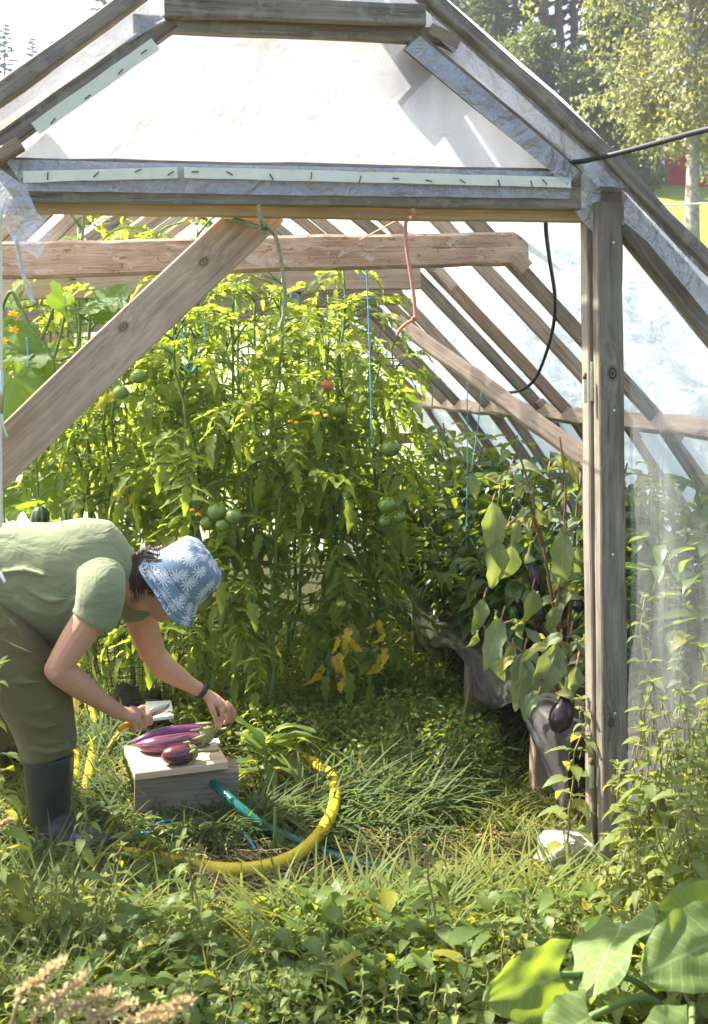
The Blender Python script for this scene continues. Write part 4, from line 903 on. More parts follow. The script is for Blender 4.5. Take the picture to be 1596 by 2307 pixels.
for (r, u) in ((.1085, .0345), (.132, -.002), (.143, -.017)):
    add_tube(mb, [H(-.012, .012) + hf * (r + .0006) * 1.06 * math.cos(t_) + hs * (r + .0006) * .92 * math.sin(t_) + hu * (u + max(0, (r - .108) / .044) * (.008 * math.sin(2 * t_ + 1) + .006 * math.sin(5 * t_) - .012 * math.cos(t_))) for t_ in np.linspace(0, 2 * math.pi, 80)], .0009, 4)
part('stitching', mb, plain('hat_stitching', (.06, .11, .19), .9), ho)

# ------------------------------------------------------------------ plants
def uni(a, b, n): return rng.uniform(a, b, n)
def nrm_(v): v = np.asarray(v, float); return v / (np.linalg.norm(v, axis=-1, keepdims=True) + 1e-9)
# blade shapes
def lob(w, n, k=.35): return lambda v: (w * math.sin(math.pi * min(1, v ** .62)) ** .75 * (1 - k * abs(((v * n) % 1.0) - .5) * 2 * (1 if v < .85 else .3))) if 0 < v < 1 else 0.0
B_tom = [leaf_tmpl(10, lob(.245, 3.4, .55), .35, d, 3, .03, i) for i, d in enumerate((.5, .9, 1.3, .2))]
B_net = [leaf_tmpl(12, lambda v, a=a: (.26 * math.sin(math.pi * v ** .55) ** .9 * (1 - .34 * ((v * 6) % 1.0))) if 0 < v < 1 else 0, .30, a, 3, .012, i) for i, a in enumerate((.5, .9, 1.3))]
B_pep = [leaf_tmpl(7, lambda v: .25 * math.sin(math.pi * v ** .75) ** .9 if 0 < v < 1 else 0, .38, d, 3, .02, i) for i, d in enumerate((.6, 1.0, 1.5))]
B_egg = [leaf_tmpl(18, lambda v: (.235 * math.sin(math.pi * v ** .72) ** .8 * (1 - .16 * abs(math.sin(v * 9.5)))) if 0 < v < 1 else 0, .42, d, 7, .06, i) for i, d in enumerate((.5, .9, 1.3))]
B_gr = [leaf_tmpl(5, lambda v: .018 * (1 - v ** 2.2) + .001, .3, d, 2, 0, i) for i, d in enumerate((.5, 1.1, 1.8, 2.5))]
def palm_leaf(lobes=5, n=40, depth=.28, cup=.15, wav=.04, seed=0, ser=.05, notch=.55):
    """rounded lobed blade, petiole joins at the origin, y forward; rings from the centre"""
    r = random.Random(seed); th = np.linspace(-math.pi + notch * .5, math.pi - notch * .5, n); V = []; UV = []
    for k in (0.0, .35, .7, 1.0):
        for i, t in enumerate(th):
            R = .5 * (1 - depth * (.5 - .5 * math.cos(t * lobes * 1.0 + math.pi)) * (1 if k == 1 else .5)) * (1 + .35 * math.cos(t)) * (1 + ser * (1 if i % 2 else -1) * (k == 1))
            R *= k; z = cup * R * R * 1.6 + wav * k * math.sin(t * 4 + r.random() * .3 + seed) - .25 * max(0, R * math.cos(t)) ** 2
            V.append((R * math.sin(t), R * math.cos(t) + .02, z)); UV.append((abs(((t * lobes / 6.28) % 1.0) - .5) * R * .6, R * 1.4))
    F = [[k * n + i, k * n + i + 1, (k + 1) * n + i + 1, (k + 1) * n + i] for k in range(3) for i in range(n - 1)]
    return np.array(V), np.array(F), np.array(UV)
B_cuc = [palm_leaf(5, 45, .30, .1, .03, s) for s in range(3)]
def heart_leaf(seed, n=26, cols=21, wav=.045):
    r = random.Random(seed); V = []; UV = []
    for i in range(n + 1):
        v = i / n; w = .42 * (math.sin(math.pi * min(1, (v * .86 + .14)) ** .8) ** .62 if v < 1 else 0) + .005
        for c in range(cols):
            u = -1 + 2 * c / (cols - 1); y = v - .22 * abs(u) ** 1.5 * (1 - v) ** 2 * 1.3; x = w * u * (1 + .035 * math.sin(v * 26 + u * 3))
            z = .10 * abs(x) - .38 * v * v * .5 + wav * mnoise.noise((u * 2.1 + seed * 7, v * 3.2, seed)) + wav * .9 * abs(u) ** 2 * math.sin(v * 13 + seed + u)
            V.append((x, y, z)); UV.append((x, v))
    F = [[i * cols + c, i * cols + c + 1, (i + 1) * cols + c + 1, (i + 1) * cols + c] for i in range(n) for c in range(cols - 1)]
    return np.array(V), np.array(F), np.array(UV)
B_bur = [heart_leaf(s) for s in range(4)]

# compound tomato leaf as one template: curved rachis with paired lobed leaflets hanging from it
def tomato_leaf(seed):
    r = random.Random(seed); mb = MB(); pts = []; y = z = 0; a = r.uniform(-.35, .1); n = 10
    for i in range(n + 1):
        pts.append((.03 * math.sin(i * .8 + seed), y, z)); y += math.cos(a) / n; z -= math.sin(a) / n; a += r.uniform(.10, .24)
    pts = np.array(pts); add_tube(mb, pts, [.014, .006], 4)
    for i, k in enumerate((2.4, 4, 5.6, 7.2, 8.7)):
        for s in (-1, 1):
            p = np.array([np.interp(k + .3 * s, range(n + 1), pts[:, j]) for j in range(3)]); L = (.24, .31, .33, .30, .22)[i] * r.uniform(.7, 1.2)
            d = nrm_((s * r.uniform(.6, 1.1), r.uniform(.15, .7), r.uniform(-1.0, .05))); place(mb, B_tom[r.randrange(4)], p, d, (s * .2, r.uniform(-.3, .6), 1), L)
    d = pts[-1] - pts[-2]; place(mb, B_tom[r.randrange(3)], pts[-1], nrm_(d) + np.array((0, 0, -.3)), (0, .5, .8), .38)
    for k in range(4): p = pts[r.randrange(3, 9)]; place(mb, B_tom[0], p, (r.choice((-1, 1)), .3, -.4), (0, 0, 1), .12)
    Q4 = [p for p in mb.p if p[1].shape[1] == 4]; V = np.concatenate([p[0] for p in Q4]); UV = np.concatenate([p[2] for p in Q4])
    F = []; k = 0
    for p in Q4: F.append(p[1] - p[1].min() + k); k += len(p[0])
    return V, np.concatenate(F), UV
TL = [tomato_leaf(s) for s in range(7)]
def stem_path(h, lean=(0, 0), wob=.05, n=14, sd=0):
    return np.array([(lean[0] * (i / n) + wob * mnoise.noise((i * .35, sd, 1)), lean[1] * (i / n) + wob * mnoise.noise((i * .35, sd, 5)), h * i / n) for i in range(n + 1)])
def along(q, t): return np.stack([np.interp(t, np.linspace(0, 1, len(q)), q[:, k]) for k in range(3)], -1)
def tomato_plant(h, n, sd, lo=.18, spread=1.0):
    mb, st = MB(), MB(); r = np.random.default_rng(sd); stems = [stem_path(h, (r.uniform(-.1, .1), r.uniform(-.1, .1)), .10, 14, sd + k * 3) for k in range(2)]
    stems[1] = stems[1] * np.array((1, 1, .9)) + np.linspace(0, 1, 15)[:, None] * np.array((r.uniform(-.22, .22), r.uniform(-.2, .2), 0))
    for q in stems: add_tube(st, q, [.011, .009, .005], 6)
    for i in range(n):
        t = lo + (1.0 - lo) * (i + r.random()) / n; p = along(stems[i % 2], np.array([t]))[0]; az = r.uniform(0, 6.283); L = r.uniform(.24, .40) * (1.0 if t < .85 else .65)
        d = np.array((math.cos(az), math.sin(az), r.uniform(-.15, .65) if t < .8 else r.uniform(.2, 1.1)))
        if r.random() < .35:   # side shoot carrying its own leaf
            e = p + nrm_(d) * r.uniform(.08, .2) * spread; add_tube(st, [p, (p + e) / 2 + (0, 0, .02), e], [.006, .004], 5); p = e
        place(mb, TL[r.integers(7)], p, d, (r.uniform(-.2, .2), r.uniform(-.2, .2), 1), L)
    return mb, st
GT = 'tomato vines in the dense mass'
def tomato_at(loc, h, n, sd, label, lo=.18):
    mb, st = tomato_plant(h, n, sd, lo); e = empty('tomato_plant', loc, label, 'tomato plant', GT)
    for b in (mb, st):
        b.p = [(p[0] + np.array(loc) if len(p[0]) else p[0], p[1], p[2], p[3]) for p in b.p]
    part('foliage', mb, L_tom, e); part('vine', st, M['stem'], e); return e
front = [((-.06, 5.1, 0), 1.86, 76, 11, 'tomato vine at the left edge of the mass, above the wire basket'), ((.27, 4.75, 0), 2.02, 86, 12, 'tall tomato vine under the knot of the green rope, with a cluster of green fruit'),
         ((.55, 4.62, 0), 1.98, 86, 13, 'tall tomato vine in the middle of the front row, rising behind the bucket hat'), ((.83, 4.78, 0), 2.05, 88, 14, 'tomato vine with yellow withered leaves hanging at its foot'), ((1.08, 5.0, 0), 1.78, 76, 15, 'tomato vine at the right edge of the mass, next to the path')]
FT = [tomato_at(*f) for f in front]
BT_ = [tomato_at((.1, 5.6, 0), 2.1, 46, 21, 'tomato vine deep in the mass behind the front row', .36), tomato_at((.6, 5.65, 0), 2.2, 48, 22, 'tomato vine deep in the mass behind the front row', .36)]
for i, (x, y) in enumerate(((.98, 5.75), (-.2, 6.1), (.35, 6.6), (.85, 6.7), (-.05, 7.5), (.95, 7.6), (1.2, 6.6), (.28, 5.2), (.75, 5.3), (-.25, 5.3), (.05, 6.5), (-.45, 6.7))):
    copy_thing(BT_[i % 2], (x, y, 0), 1.3 * i + .7, (.95, 1.0, .92, 1.03)[i % 4] if i < 9 else 1.16, 'tomato vine deep in the mass behind the front row')
# fruit, flowers, withered leaves on the front vines
M['tom_g'] = plain('green_tomato_skin', (.12, .20, .03), .25, .5, .35, 14, .03); M['tom_r'] = plain('ripening_tomato_skin', (.46, .13, .05), .25, .5, .25, 10, .03)
def rib(D): a = np.arctan2(D[:, 1], D[:, 0]); return 1 - .05 * np.abs(np.cos(a * 4)) * (1 - np.abs(D[:, 2]) ** 3)
def tomato(px, py, d, r, root, m='tom_g'):
    c = C(px, py, d); mb = MB(); add_ball(mb, c, (r, r, r * .84), 20, 12, 0, rib); t = part('tomato', mb, M[m], root); m2 = MB()
    for k in range(5): a = k * 1.257; place(m2, B_pep[0], c + Vector((0, 0, r * .82)), (math.cos(a), math.sin(a), -.1), (0, 0, 1), r * .9)
    add_tube(m2, [c + Vector((0, 0, r * .8)), c + Vector((.004, 0, r * 1.4))], .004, 5); part('calyx', m2, L_tom, t)
for a in ((489, 1152, 4.32, .042), (527, 1163, 4.30, .036), (470, 1178, 4.36, .036), (503, 1182, 4.31, .032)): tomato(*a, FT[1])
for a in ((872, 1138, 4.45, .040), (900, 1165, 4.5, .03), (868, 1175, 4.5, .03), (770, 1362, 4.4, .022)): tomato(*a, FT[3])
tomato(735, 868, 4.56, .034, FT[2], 'tom_r'); tomato(765, 925, 4.6, .036, FT[2]); tomato(313, 848, 4.5, .036, FT[0]); tomato(272, 885, 4.45, .034, FT[0]); tomato(880, 1010, 4.5, .042, FT[3])
def flowers(spots, root):
    mb = MB()
    for (x, y, d) in spots:
        c = C(x, y, d)
        for k in range(6): a = k * 1.047; place(mb, B_pep[1], c, (math.cos(a), math.sin(a) - .3, -.5), (0, 0, 1), .018)
    part('flower', mb, M['petal'], root)
[flowers([f], FT[2]) for f in ((700, 925, 4.35), (716, 928, 4.35), (735, 932, 4.35), (668, 948, 4.4), (655, 945, 4.42))]; [flowers([f], FT[1]) for f in ((433, 1145, 4.3), (446, 1155, 4.3))]
mb = MB(); r_ = random.Random(5)
for (x, y) in ((745, 1500), (760, 1475), (762, 1530), (738, 1545), (785, 1490), (795, 1445), (760, 1450), (838, 1450), (872, 1445), (850, 1490), (856, 1520), (868, 1470), (735, 1520), (770, 1555), (865, 1410), (800, 1465)):
    place(mb, B_tom[r_.randrange(1, 3)], C(x + r_.uniform(-14, 14), y - 25 + r_.uniform(-25, 25), 4.42 + r_.uniform(-.1, .1)), (r_.uniform(-.7, .7), r_.uniform(-.4, .3), -1), (r_.uniform(-1, 1), -1, .2), r_.uniform(.06, .15))
part('withered_leaves', mb, L_tomd, FT[3], label='yellow and brown withered tomato leaves')

# peppers in the bed
def pepper_plant(h, n, sd, sz=.13):
    mb, st = MB(), MB(); r = np.random.default_rng(sd)
    for k in range(5):
        az = r.uniform(0, 6.28); q = catmull([(0, 0, 0), (math.cos(az) * .05, math.sin(az) * .05, h * .4), (math.cos(az) * r.uniform(.1, .25), math.sin(az) * r.uniform(.1, .25), h * r.uniform(.75, 1.0))], 5); add_tube(st, q, [.008, .004], 5)
        m = n // 5; t = r.uniform(.2, 1.0, m); p = along(q, t); a = r.uniform(0, 6.28, m); d = np.stack([np.cos(a), np.sin(a), r.uniform(-.5, .5, m)], 1)
        p = p + d * r.uniform(.02, .12, m)[:, None]
        for b in range(3): s = np.arange(m) % 3 == b; place(mb, B_pep[b], p[s], d[s], np.array((0, 0, 1)) + r.uniform(-.3, .3, (s.sum(), 3)), r.uniform(.7, 1.25, s.sum()) * sz)
    return mb, st
def pepper_at(loc, h, n, sd, label, sz=.13, pods=2):
    mb, st = pepper_plant(h, n, sd, sz); loc = Vector(loc); e = empty('pepper_plant', loc, label, 'pepper plant', 'pepper plants in the raised bed')
    for b in (mb, st): b.p = [(p[0] + np.array(loc) if len(p[0]) else p[0], p[1], p[2], p[3]) for p in b.p]
    part('foliage', mb, L_pep, e); part('stems', st, M['stem'], e)
    for k in range(pods):
        a = random.uniform(3.2, 5.6); c = loc + Vector((math.cos(a) * .16 - .06, math.sin(a) * .2, h * random.uniform(.35, .6))); m2 = MB(); add_tube(m2, [c, c + Vector((0, 0, -.02)), c + Vector((.004, 0, -.06)), c + Vector((0, 0, -.10))], [.012, .024, .022, .006], 12)
        part('pepper', m2, M['pepper'], e)
    return e
M['pepper'] = plain('green_pepper_skin', (.035, .085, .015), .22, .5, .2, 8, .03)
PZ = .33
pepper_at((1.62, 4.55, PZ), .62, 190, 31, 'dark leafy pepper plant over the liner behind the first leg pair', .12)
pepper_at((1.68, 5.0, PZ), .80, 220, 32, 'tall dark pepper plant behind the hanging yellow eggplant leaves')
PP = pepper_at((1.60, 5.45, PZ), .78, 220, 33, 'dark pepper plant halfway along the raised bed')
for i, (x, y) in enumerate(((1.52, 5.1), (1.5, 5.75), (1.5, 4.75), (1.75, 5.95), (1.55, 6.4), (2.05, 5.3), (1.7, 6.9), (1.95, 6.4), (2.1, 4.7), (1.95, 4.2), (1.75, 3.62), (2.1, 3.7), (2.4, 4.0), (1.95, 3.45), (2.3, 3.5))):
    copy_thing(PP, (x, y, PZ), i * 1.1 + .5, (.62, .7, .5, 1.05, .95, 1.2, 1.1, 1.25, 1.1, 1.1, .8, 1.1, 1.1, .9, .9)[i], 'dark pepper plant crowded in the back of the raised bed')
# sparse tall vines climbing behind at the right wall
for i, (x, y, h) in enumerate(((1.35, 5.9, 1.5), (1.5, 6.9, 1.55), (1.25, 7.7, 1.6))): copy_thing(BT_[i % 2], (x, y, .1), 2.1 * i, .78, 'tomato vine deep in the mass behind the front row')

# eggplant plants near the post
def egg_plant(name, base, stems, leaves, fruits, label):
    e = empty(name, base, label, 'eggplant plant', 'eggplant plants by the door post'); st, mb = MB(), MB()
    for s in stems: add_tube(st, catmull(s, 6), [.009, .006, .004], 6)
    for i, (p, tip, L, nr) in enumerate(leaves):
        p = np.array(p); d = np.array(tip) - p; place(mb, B_egg[i % 3], p, d, nr, L)
        add_tube(st, catmull([p - nrm_(d) * .0, p + np.array((.03, .05, .03)), p + np.array((.06, .12, .01))], 3), [.0035, .005], 5)
    r = np.random.default_rng(len(leaves))
    for s in stems:
        q = catmull(s, 6)
        for k in range(10):
            p = along(q, np.array([r.uniform(.25, 1)]))[0] + r.normal(0, .035, 3); d = np.array((r.normal(0, .8), r.normal(-.2, .6), r.normal(-.6, .5))); place(mb, B_egg[k % 3], p, d, (r.normal(0, .6), -.6, .7), r.uniform(.05, .12))
    part('stems', st, M['stem_b'], e); part('foliage', mb, L_egg, e)
    for (a, b, rr) in fruits:
        m2 = MB(); add_tube(m2, catmull([a, (Vector(a) * .5 + Vector(b) * .5) + Vector((.006, 0, 0)), b], 7), rr, 16); f = part('eggplant_fruit', m2, M['egg_black'], e)
        m3 = MB(); add_tube(m3, catmull([Vector(a) + Vector((.01, .01, .05)), Vector(a) + Vector((0, 0, .02)), a, Vector(a) * .9 + Vector(b) * .1], 4), [.004, .006, rr[2] * .75, rr[2] * .95], 12); part('calyx', m3, M['calyx'], f)
    return e
d1 = 4.0; fc = (-.1, -1, .15)
b1 = C(1275, 1560, 4.25); b1.z = PZ
egg_plant('eggplant_plant', b1, [[b1, C(1245, 1350, 4.2), C(1215, 1180, 4.15), C(1170, 1020, 4.1)], [b1, C(1260, 1300, 4.25), C(1275, 1120, 4.2), C(1262, 985, 4.2)], [b1, C(1290, 1290, 4.2), C(1300, 1150, 4.2), C(1312, 1060, 4.2)], [C(1225, 1230, 4.17), C(1190, 1150, 4.1), C(1150, 1180, 4.05)], [b1, C(1230, 1420, 4.1), C(1160, 1400, 4.0), C(1100, 1420, 3.95)]],
    [(C(1110, 1130, d1), C(1115, 1260, d1), .23, fc), (C(1120, 1215, d1 + .02), C(1118, 1370, d1), .22, fc), (C(1152, 1220, d1 + .05), C(1140, 1340, d1 + .04), .23, (.2, -1, .1)), (C(1060, 1065, 4.3), C(1075, 1120, 4.3), .12, fc), (C(1200, 1325, d1 - .05), C(1188, 1440, d1 - .05), .20, (.5, -1, .1)),
     (C(1252, 1365, d1 - .1), C(1240, 1430, d1 - .1), .13, (-.3, -1, .1)), (C(1270, 1200, d1 - .1), C(1262, 1330, d1 - .1), .22, (-.6, -1, .2)), (C(1300, 1230, d1 + .1), C(1312, 1380, d1 + .1), .24, fc), (C(1150, 1055, 4.25), C(1200, 1040, 4.2), .16, (0, -.4, 1)), (C(1235, 1060, 4.2), C(1290, 1050, 4.25), .17, (0, -.5, 1)), (C(1090, 1350, 4.15), C(1075, 1420, 4.1), .15, fc)],
    [(C(1192, 1258, 4.02), C(1212, 1330, 4.02), [.006, .015, .026, .027, .014]), (C(1212, 1350, 4.05), C(1214, 1410, 4.05), [.006, .016, .024, .022, .010]), (C(1298, 1345, 3.95), C(1300, 1380, 3.95), [.008, .02, .026, .022, .01])],
    'tall eggplant plant with large drooping yellow green leaves beside the door post')
b2 = C(1290, 1600, 3.85); b2.z = PZ
egg_plant('eggplant_plant', b2, [[b2, C(1240, 1530, 3.75), C(1180, 1470, 3.7), C(1130, 1440, 3.72)], [b2, C(1290, 1500, 3.75), C(1300, 1440, 3.7)], [b2, C(1250, 1480, 3.7), C(1240, 1460, 3.66)]],
    [(C(1130, 1395, 3.72), C(1105, 1470, 3.66), .19, (-.3, -1, .4)), (C(1180, 1470, 3.7), C(1172, 1580, 3.62), .21, (-.2, -1, .3)), (C(1260, 1450, 3.68), C(1215, 1590, 3.56), .25, (.2, -1, .5)), (C(1105, 1430, 3.8), C(1125, 1520, 3.76), .17, (-.7, -1, .1)), (C(1300, 1500, 3.62), C(1290, 1560, 3.58), .14, (.3, -1, .4)), (C(1215, 1560, 3.6), C(1170, 1610, 3.58), .13, (0, -.6, 1)), (C(1285, 1430, 3.75), C(1330, 1470, 3.7), .16, (0, -.6, 1))],
    [(C(1275, 1562, 3.52), C(1252, 1650, 3.5), [.008, .02, .036, .040, .036, .014])],
    'low eggplant plant with grey green leaves and one big dark fruit hanging over the liner')

# cucumber and gourd vines on the left
def vine(name, base, stems, leaves, label, m, tm, fl=(), cat='vine'):
    e = empty(name, base, label, cat); st, mb = MB(), MB()
    for s, r0 in stems: add_tube(st, catmull(s, 8), [r0, r0 * .8, r0 * .6], 7)
    for i, (p, dr, nr, L) in enumerate(leaves): place(mb, tm[i % len(tm)], p, dr, nr, L * .90)
    part('stems', st, M['stem'], e); part('foliage', mb, m, e)
    if fl:
        for (x, y, d) in fl:
            mf = MB()
            for k in range(5): a = k * 1.257; place(mf, B_pep[2], C(x, y, d), (math.cos(a), -.5, math.sin(a) * .6 + .4), (0, -1, 0), .028)
            part('flower', mf, M['petal'], e)
    return e
D = 4.75; gb = C(-60, 1500, 4.9); gb.z = 0
vine('gourd_vine', gb, [([gb, C(-70, 1000, 4.8), C(10, 680, D), C(45, 690, D), C(70, 740, D), C(100, 775, D), C(125, 810, D), C(165, 800, D), C(205, 775, D + .05), C(245, 735, D + .1)], .010), ([C(92, 765, D), C(108, 730, D), C(122, 690, D)], .010), ([C(122, 808, D), C(140, 740, D), C(150, 690, D)], .008), ([C(172, 797, D), C(180, 740, D + .03), C(185, 700, D + .05)], .007), ([C(122, 812, D), C(118, 850, D), C(98, 880, D), C(70, 885, D)], .003), ([C(120, 812, D), C(124, 850, D + .05), C(118, 900, D + .05)], .006),
                        ([C(92, 700, D), C(115, 725, D), C(150, 740, D), C(165, 760, D + .02)], .0025)],
     [(C(40, 745, D + .05), (.3, -.5, -.5), (0, -.6, .8), .26), (C(190, 695, D + .05), (.6, -.4, .1), (0, -.5, .9), .26), (C(150, 690, D + .02), (-.4, -.3, .4), (.2, -.7, .7), .22), (C(230, 690, D + .12), (.8, -.3, .2), (0, -.8, .5), .26), (C(25, 800, D + .15), (.8, -.3, .2), (0, -.5, .9), .24), (C(65, 800, D + .1), (.7, -.4, -.1), (-.2, -.5, .9), .24), (C(30, 850, D - .05), (.5, -.5, -.9), (.3, -.9, .5), .34), (C(100, 845, D + .1), (.8, .1, -.1), (0, -.7, .8), .26),
      (C(20, 680, D + .1), (-.1, -.6, -.2), (0, -.5, .9), .22), (C(5, 930, D + .1), (.6, -.3, -.6), (.1, -.8, .6), .28), (C(120, 905, D + .1), (.3, -.5, -.6), (.1, -.9, .4), .18), (C(-10, 760, D + .2), (.3, .1, -.5), (0, -.9, .4), .3), (C(40, 940, D + .25), (.5, .1, -.5), (0, -.9, .4), .26)],
     'gourd vine with big lobed leaves at the upper left, above the slanting plank', L_cuc, B_cuc, [(30, 708, D - .05), (32, 745, D - .03), (8, 770, D - .03)], 'gourd vine')
cb = C(60, 1500, 5.0); cb.z = 0; lv = []
r_ = random.Random(9)
for k in range(70):
    x = r_.uniform(-30, 235); y = r_.uniform(870, 1420); 
    if x > 120 and r_.random() < .5: continue
    lv.append((C(x, y, r_.uniform(4.85, 5.7)), (r_.uniform(-1, 1), -.5, r_.uniform(-.9, .3)), (r_.uniform(-.4, .4), -.7, .7), r_.uniform(.10, .24) * (1 if x < 110 else .65)))
cv = vine('cucumber_vine', cb, [([cb, C(80, 1250, 4.9), C(86, 1130, 4.85), C(82, 1020, 4.8), C(90, 900, 4.8)], .006), ([cb, C(20, 1250, 4.7), C(10, 1100, 4.7), C(60, 960, 4.7)], .006), ([C(82, 1130, 4.85), C(120, 1100, 4.8), C(190, 1120, 4.8)], .004), ([C(180, 1010, 4.8), C(190, 1060, 4.8), C(215, 1090, 4.85)], .003)], lv,
     'cucumber vine with yellow green leaves and a small dark striped fruit behind the bent back', L_cuc, B_cuc, (), 'cucumber vine')
def stripe_mat():
    t = NT('striped_gourd_skin'); uv = t.n('TexCoord').outputs['UV']; sx = t.n('SeparateXYZ', {0: uv}); s = t.math('LESS_THAN', t.math('FRACT', t.math('MULTIPLY', sx.outputs[0], 9)), .3)
    return t.done(t.bsdf(t.mix(s, (.015, .035, .02), (.09, .15, .05)), .3, .5))
mb = MB(); add_ball(mb, C(91, 1165, 4.75), (.042, .042, .05), 20, 12); part('cucumber_fruit', mb, stripe_mat(), cv)

# nettles -----------------------------------------------------------------------
def nettle(h, sd, nn=9, L0=.085, droop=.2, lean=(.0, .0), tass=True):
    mb, st = MB(), MB(); r = np.random.default_rng(sd); q = stem_path(h, lean, .035, 12, sd); q[:, 2] -= np.linspace(0, 1, 13) ** 3 * droop * h * .4; add_tube(st, q, [.0042, .0034, .002], 5)
    for i in range(nn):
        t = .18 + .82 * i / (nn - 1); p = along(q, np.array([t]))[0]; az = i * 1.571 + r.uniform(-.4, .4); L = L0 * (1.15 - .75 * t ** 2.5) * r.uniform(.8, 1.15)
        for s in (0, math.pi):
            if r.random() < .08: continue
            a = az + s + r.uniform(-.2, .2); d = np.array((math.cos(a), math.sin(a), r.uniform(-.45, .3) + (.5 if t > .92 else 0))); e = p + nrm_(d) * L * .28; add_tube(st, [p, e], [.0018, .0012], 4)
            place(mb, B_net[r.integers(3)], e, d, (r.uniform(-.3, .3), r.uniform(-.3, .3), 1), L)
            place(mb, B_net[r.integers(3)], p + d * .012, (math.cos(a + .8), math.sin(a + .8), r.uniform(-.2, .5)), (0, 0, 1), L * r.uniform(.35, .6))
            if tass and t > .4 and r.random() < .6:
                for k in range(2):
                    f = p + np.array((math.cos(a + .6), math.sin(a + .6), -.4)) * L * .3; add_tube(st, catmull([p, f, f + np.array((r.uniform(-.01, .01), r.uniform(-.01, .01), -.03))], 3), [.0012, .0024, .0016], 4)
    for k in range(4): a = k * 1.571 + .5; place(mb, B_net[0], q[-1], (math.cos(a), math.sin(a), .7), (0, 0, 1), L0 * .35)
    return mb, st
GN = 'stinging nettles around the doorway'
def nettle_proto(*a, **k):
    mb, st = nettle(*a, **k); e = empty('nettle', (0, 0, 0), 'stinging nettle', 'nettle', GN); part('foliage', mb, L_net, e); part('stem', st, M['stem_y'], e); return e
M['stem_y'] = plain('yellowish_stem', (.24, .22, .08), .6, .3, .3, 30)
NP = [nettle_proto(1.0, 41, 14, .096), nettle_proto(.72, 42, 11, .092, .3, (.08, .02)), nettle_proto(.5, 43, 8, .08, .5, (-.12, 0)), nettle_proto(.34, 44, 6, .075, .1)]
used = [False] * 4
def put_nettle(v, loc, rz, sc, label):
    if not used[v]: used[v] = True; e = NP[v]; e.location = loc; e.rotation_euler = (0, 0, rz); e.scale = (sc, sc, sc); e['label'] = label; return e
    return copy_thing(NP[v], loc, rz, sc, label)
r_ = random.Random(21)
def top_at(x, y, d, H0): p = C(x, y, d); return Vector((p.x, p.y, 0)), p.z / H0
HH = (1.0, .72, .5, .34)
rl = 'stinging nettle in the tall sunlit thicket right of the door post'
for (x, y, d, v) in ((1462, 1515, 2.86, 0), (1590, 1440, 2.9, 0), (1545, 1545, 2.72, 0), (1500, 1600, 2.85, 1), (1580, 1640, 2.6, 0), (1440, 1620, 2.9, 1), (1520, 1720, 2.6, 0), (1475, 1770, 2.7, 1), (1600, 1760, 2.5, 1), (1425, 1720, 2.85, 1), (1560, 1850, 2.45, 1), (1490, 1890, 2.5, 1), (1430, 1850, 2.65, 1), (1600, 1560, 2.95, 0), (1590, 1940, 2.35, 1), (1450, 1960, 2.5, 2), (1530, 2000, 2.4, 2), (1640, 1500, 2.8, 0), (1620, 1690, 2.6, 0), (1500, 1560, 2.9, 0), (1530, 1640, 2.75, 1), (1560, 1720, 2.6, 1), (1480, 1660, 2.9, 1), (1455, 1830, 2.75, 1), (1545, 1790, 2.55, 1), (1610, 1840, 2.45, 1), (1500, 1830, 2.6, 1), (1575, 1580, 2.9, 0), (1415, 1880, 2.8, 1), (1470, 1930, 2.6, 2), (1560, 1930, 2.45, 2), (1600, 2010, 2.3, 2), (1420, 2000, 2.6, 2), (1500, 1980, 2.45, 2), (1440, 1700, 2.9, 1), (1600, 1500, 2.98, 0), (1555, 1660, 2.95, 0), (1420, 1790, 2.9, 1), (1450, 1760, 2.85, 1), (1480, 1860, 2.65, 1), (1530, 1880, 2.5, 1), (1510, 1760, 2.75, 1), (1440, 1900, 2.7, 2), (1580, 1800, 2.6, 1), (1610, 1920, 2.4, 1), (1500, 1930, 2.5, 2), (1550, 1970, 2.4, 2), (1620, 1600, 2.8, 0), (1470, 1600, 2.98, 1), (1530, 1580, 2.9, 0)):
    l, s = top_at(x, y, d, HH[v] * .95); put_nettle(v, l, r_.uniform(0, 6.3), min(max(s, .55), 1.45), rl)
for (x, y, d, v, la) in ((1015, 1868, 2.62, 2, 'lone nettle with a drooping sunlit tip over the path, left of the white bag'), (1190, 1955, 2.55, 2, 'slender nettle standing in front of the black pot'), (143, 1775, 2.75, 1, 'nettle standing in front of the black rubber boot'),
                     (478, 1862, 2.75, 2, 'single nettle stalk in front of the yellow hose loop'), (-6, 1490, 2.75, 0, 'nettle reaching in at the left edge in front of the trousers'), (15, 1840, 2.7, 1, 'nettle at the left edge beside the boot'), (205, 1862, 2.85, 2, 'short nettle in front of the toe of the rubber boot'), (85, 1890, 2.75, 2, 'short nettle in front of the heel of the rubber boot'), (1272, 1560, 3.28, 1, 'nettle growing between the raised bed and the door post')):
    l, s = top_at(x, y, d, HH[v] * .93); put_nettle(v, l, r_.uniform(0, 6.3), min(max(s, .5), 1.5), la)
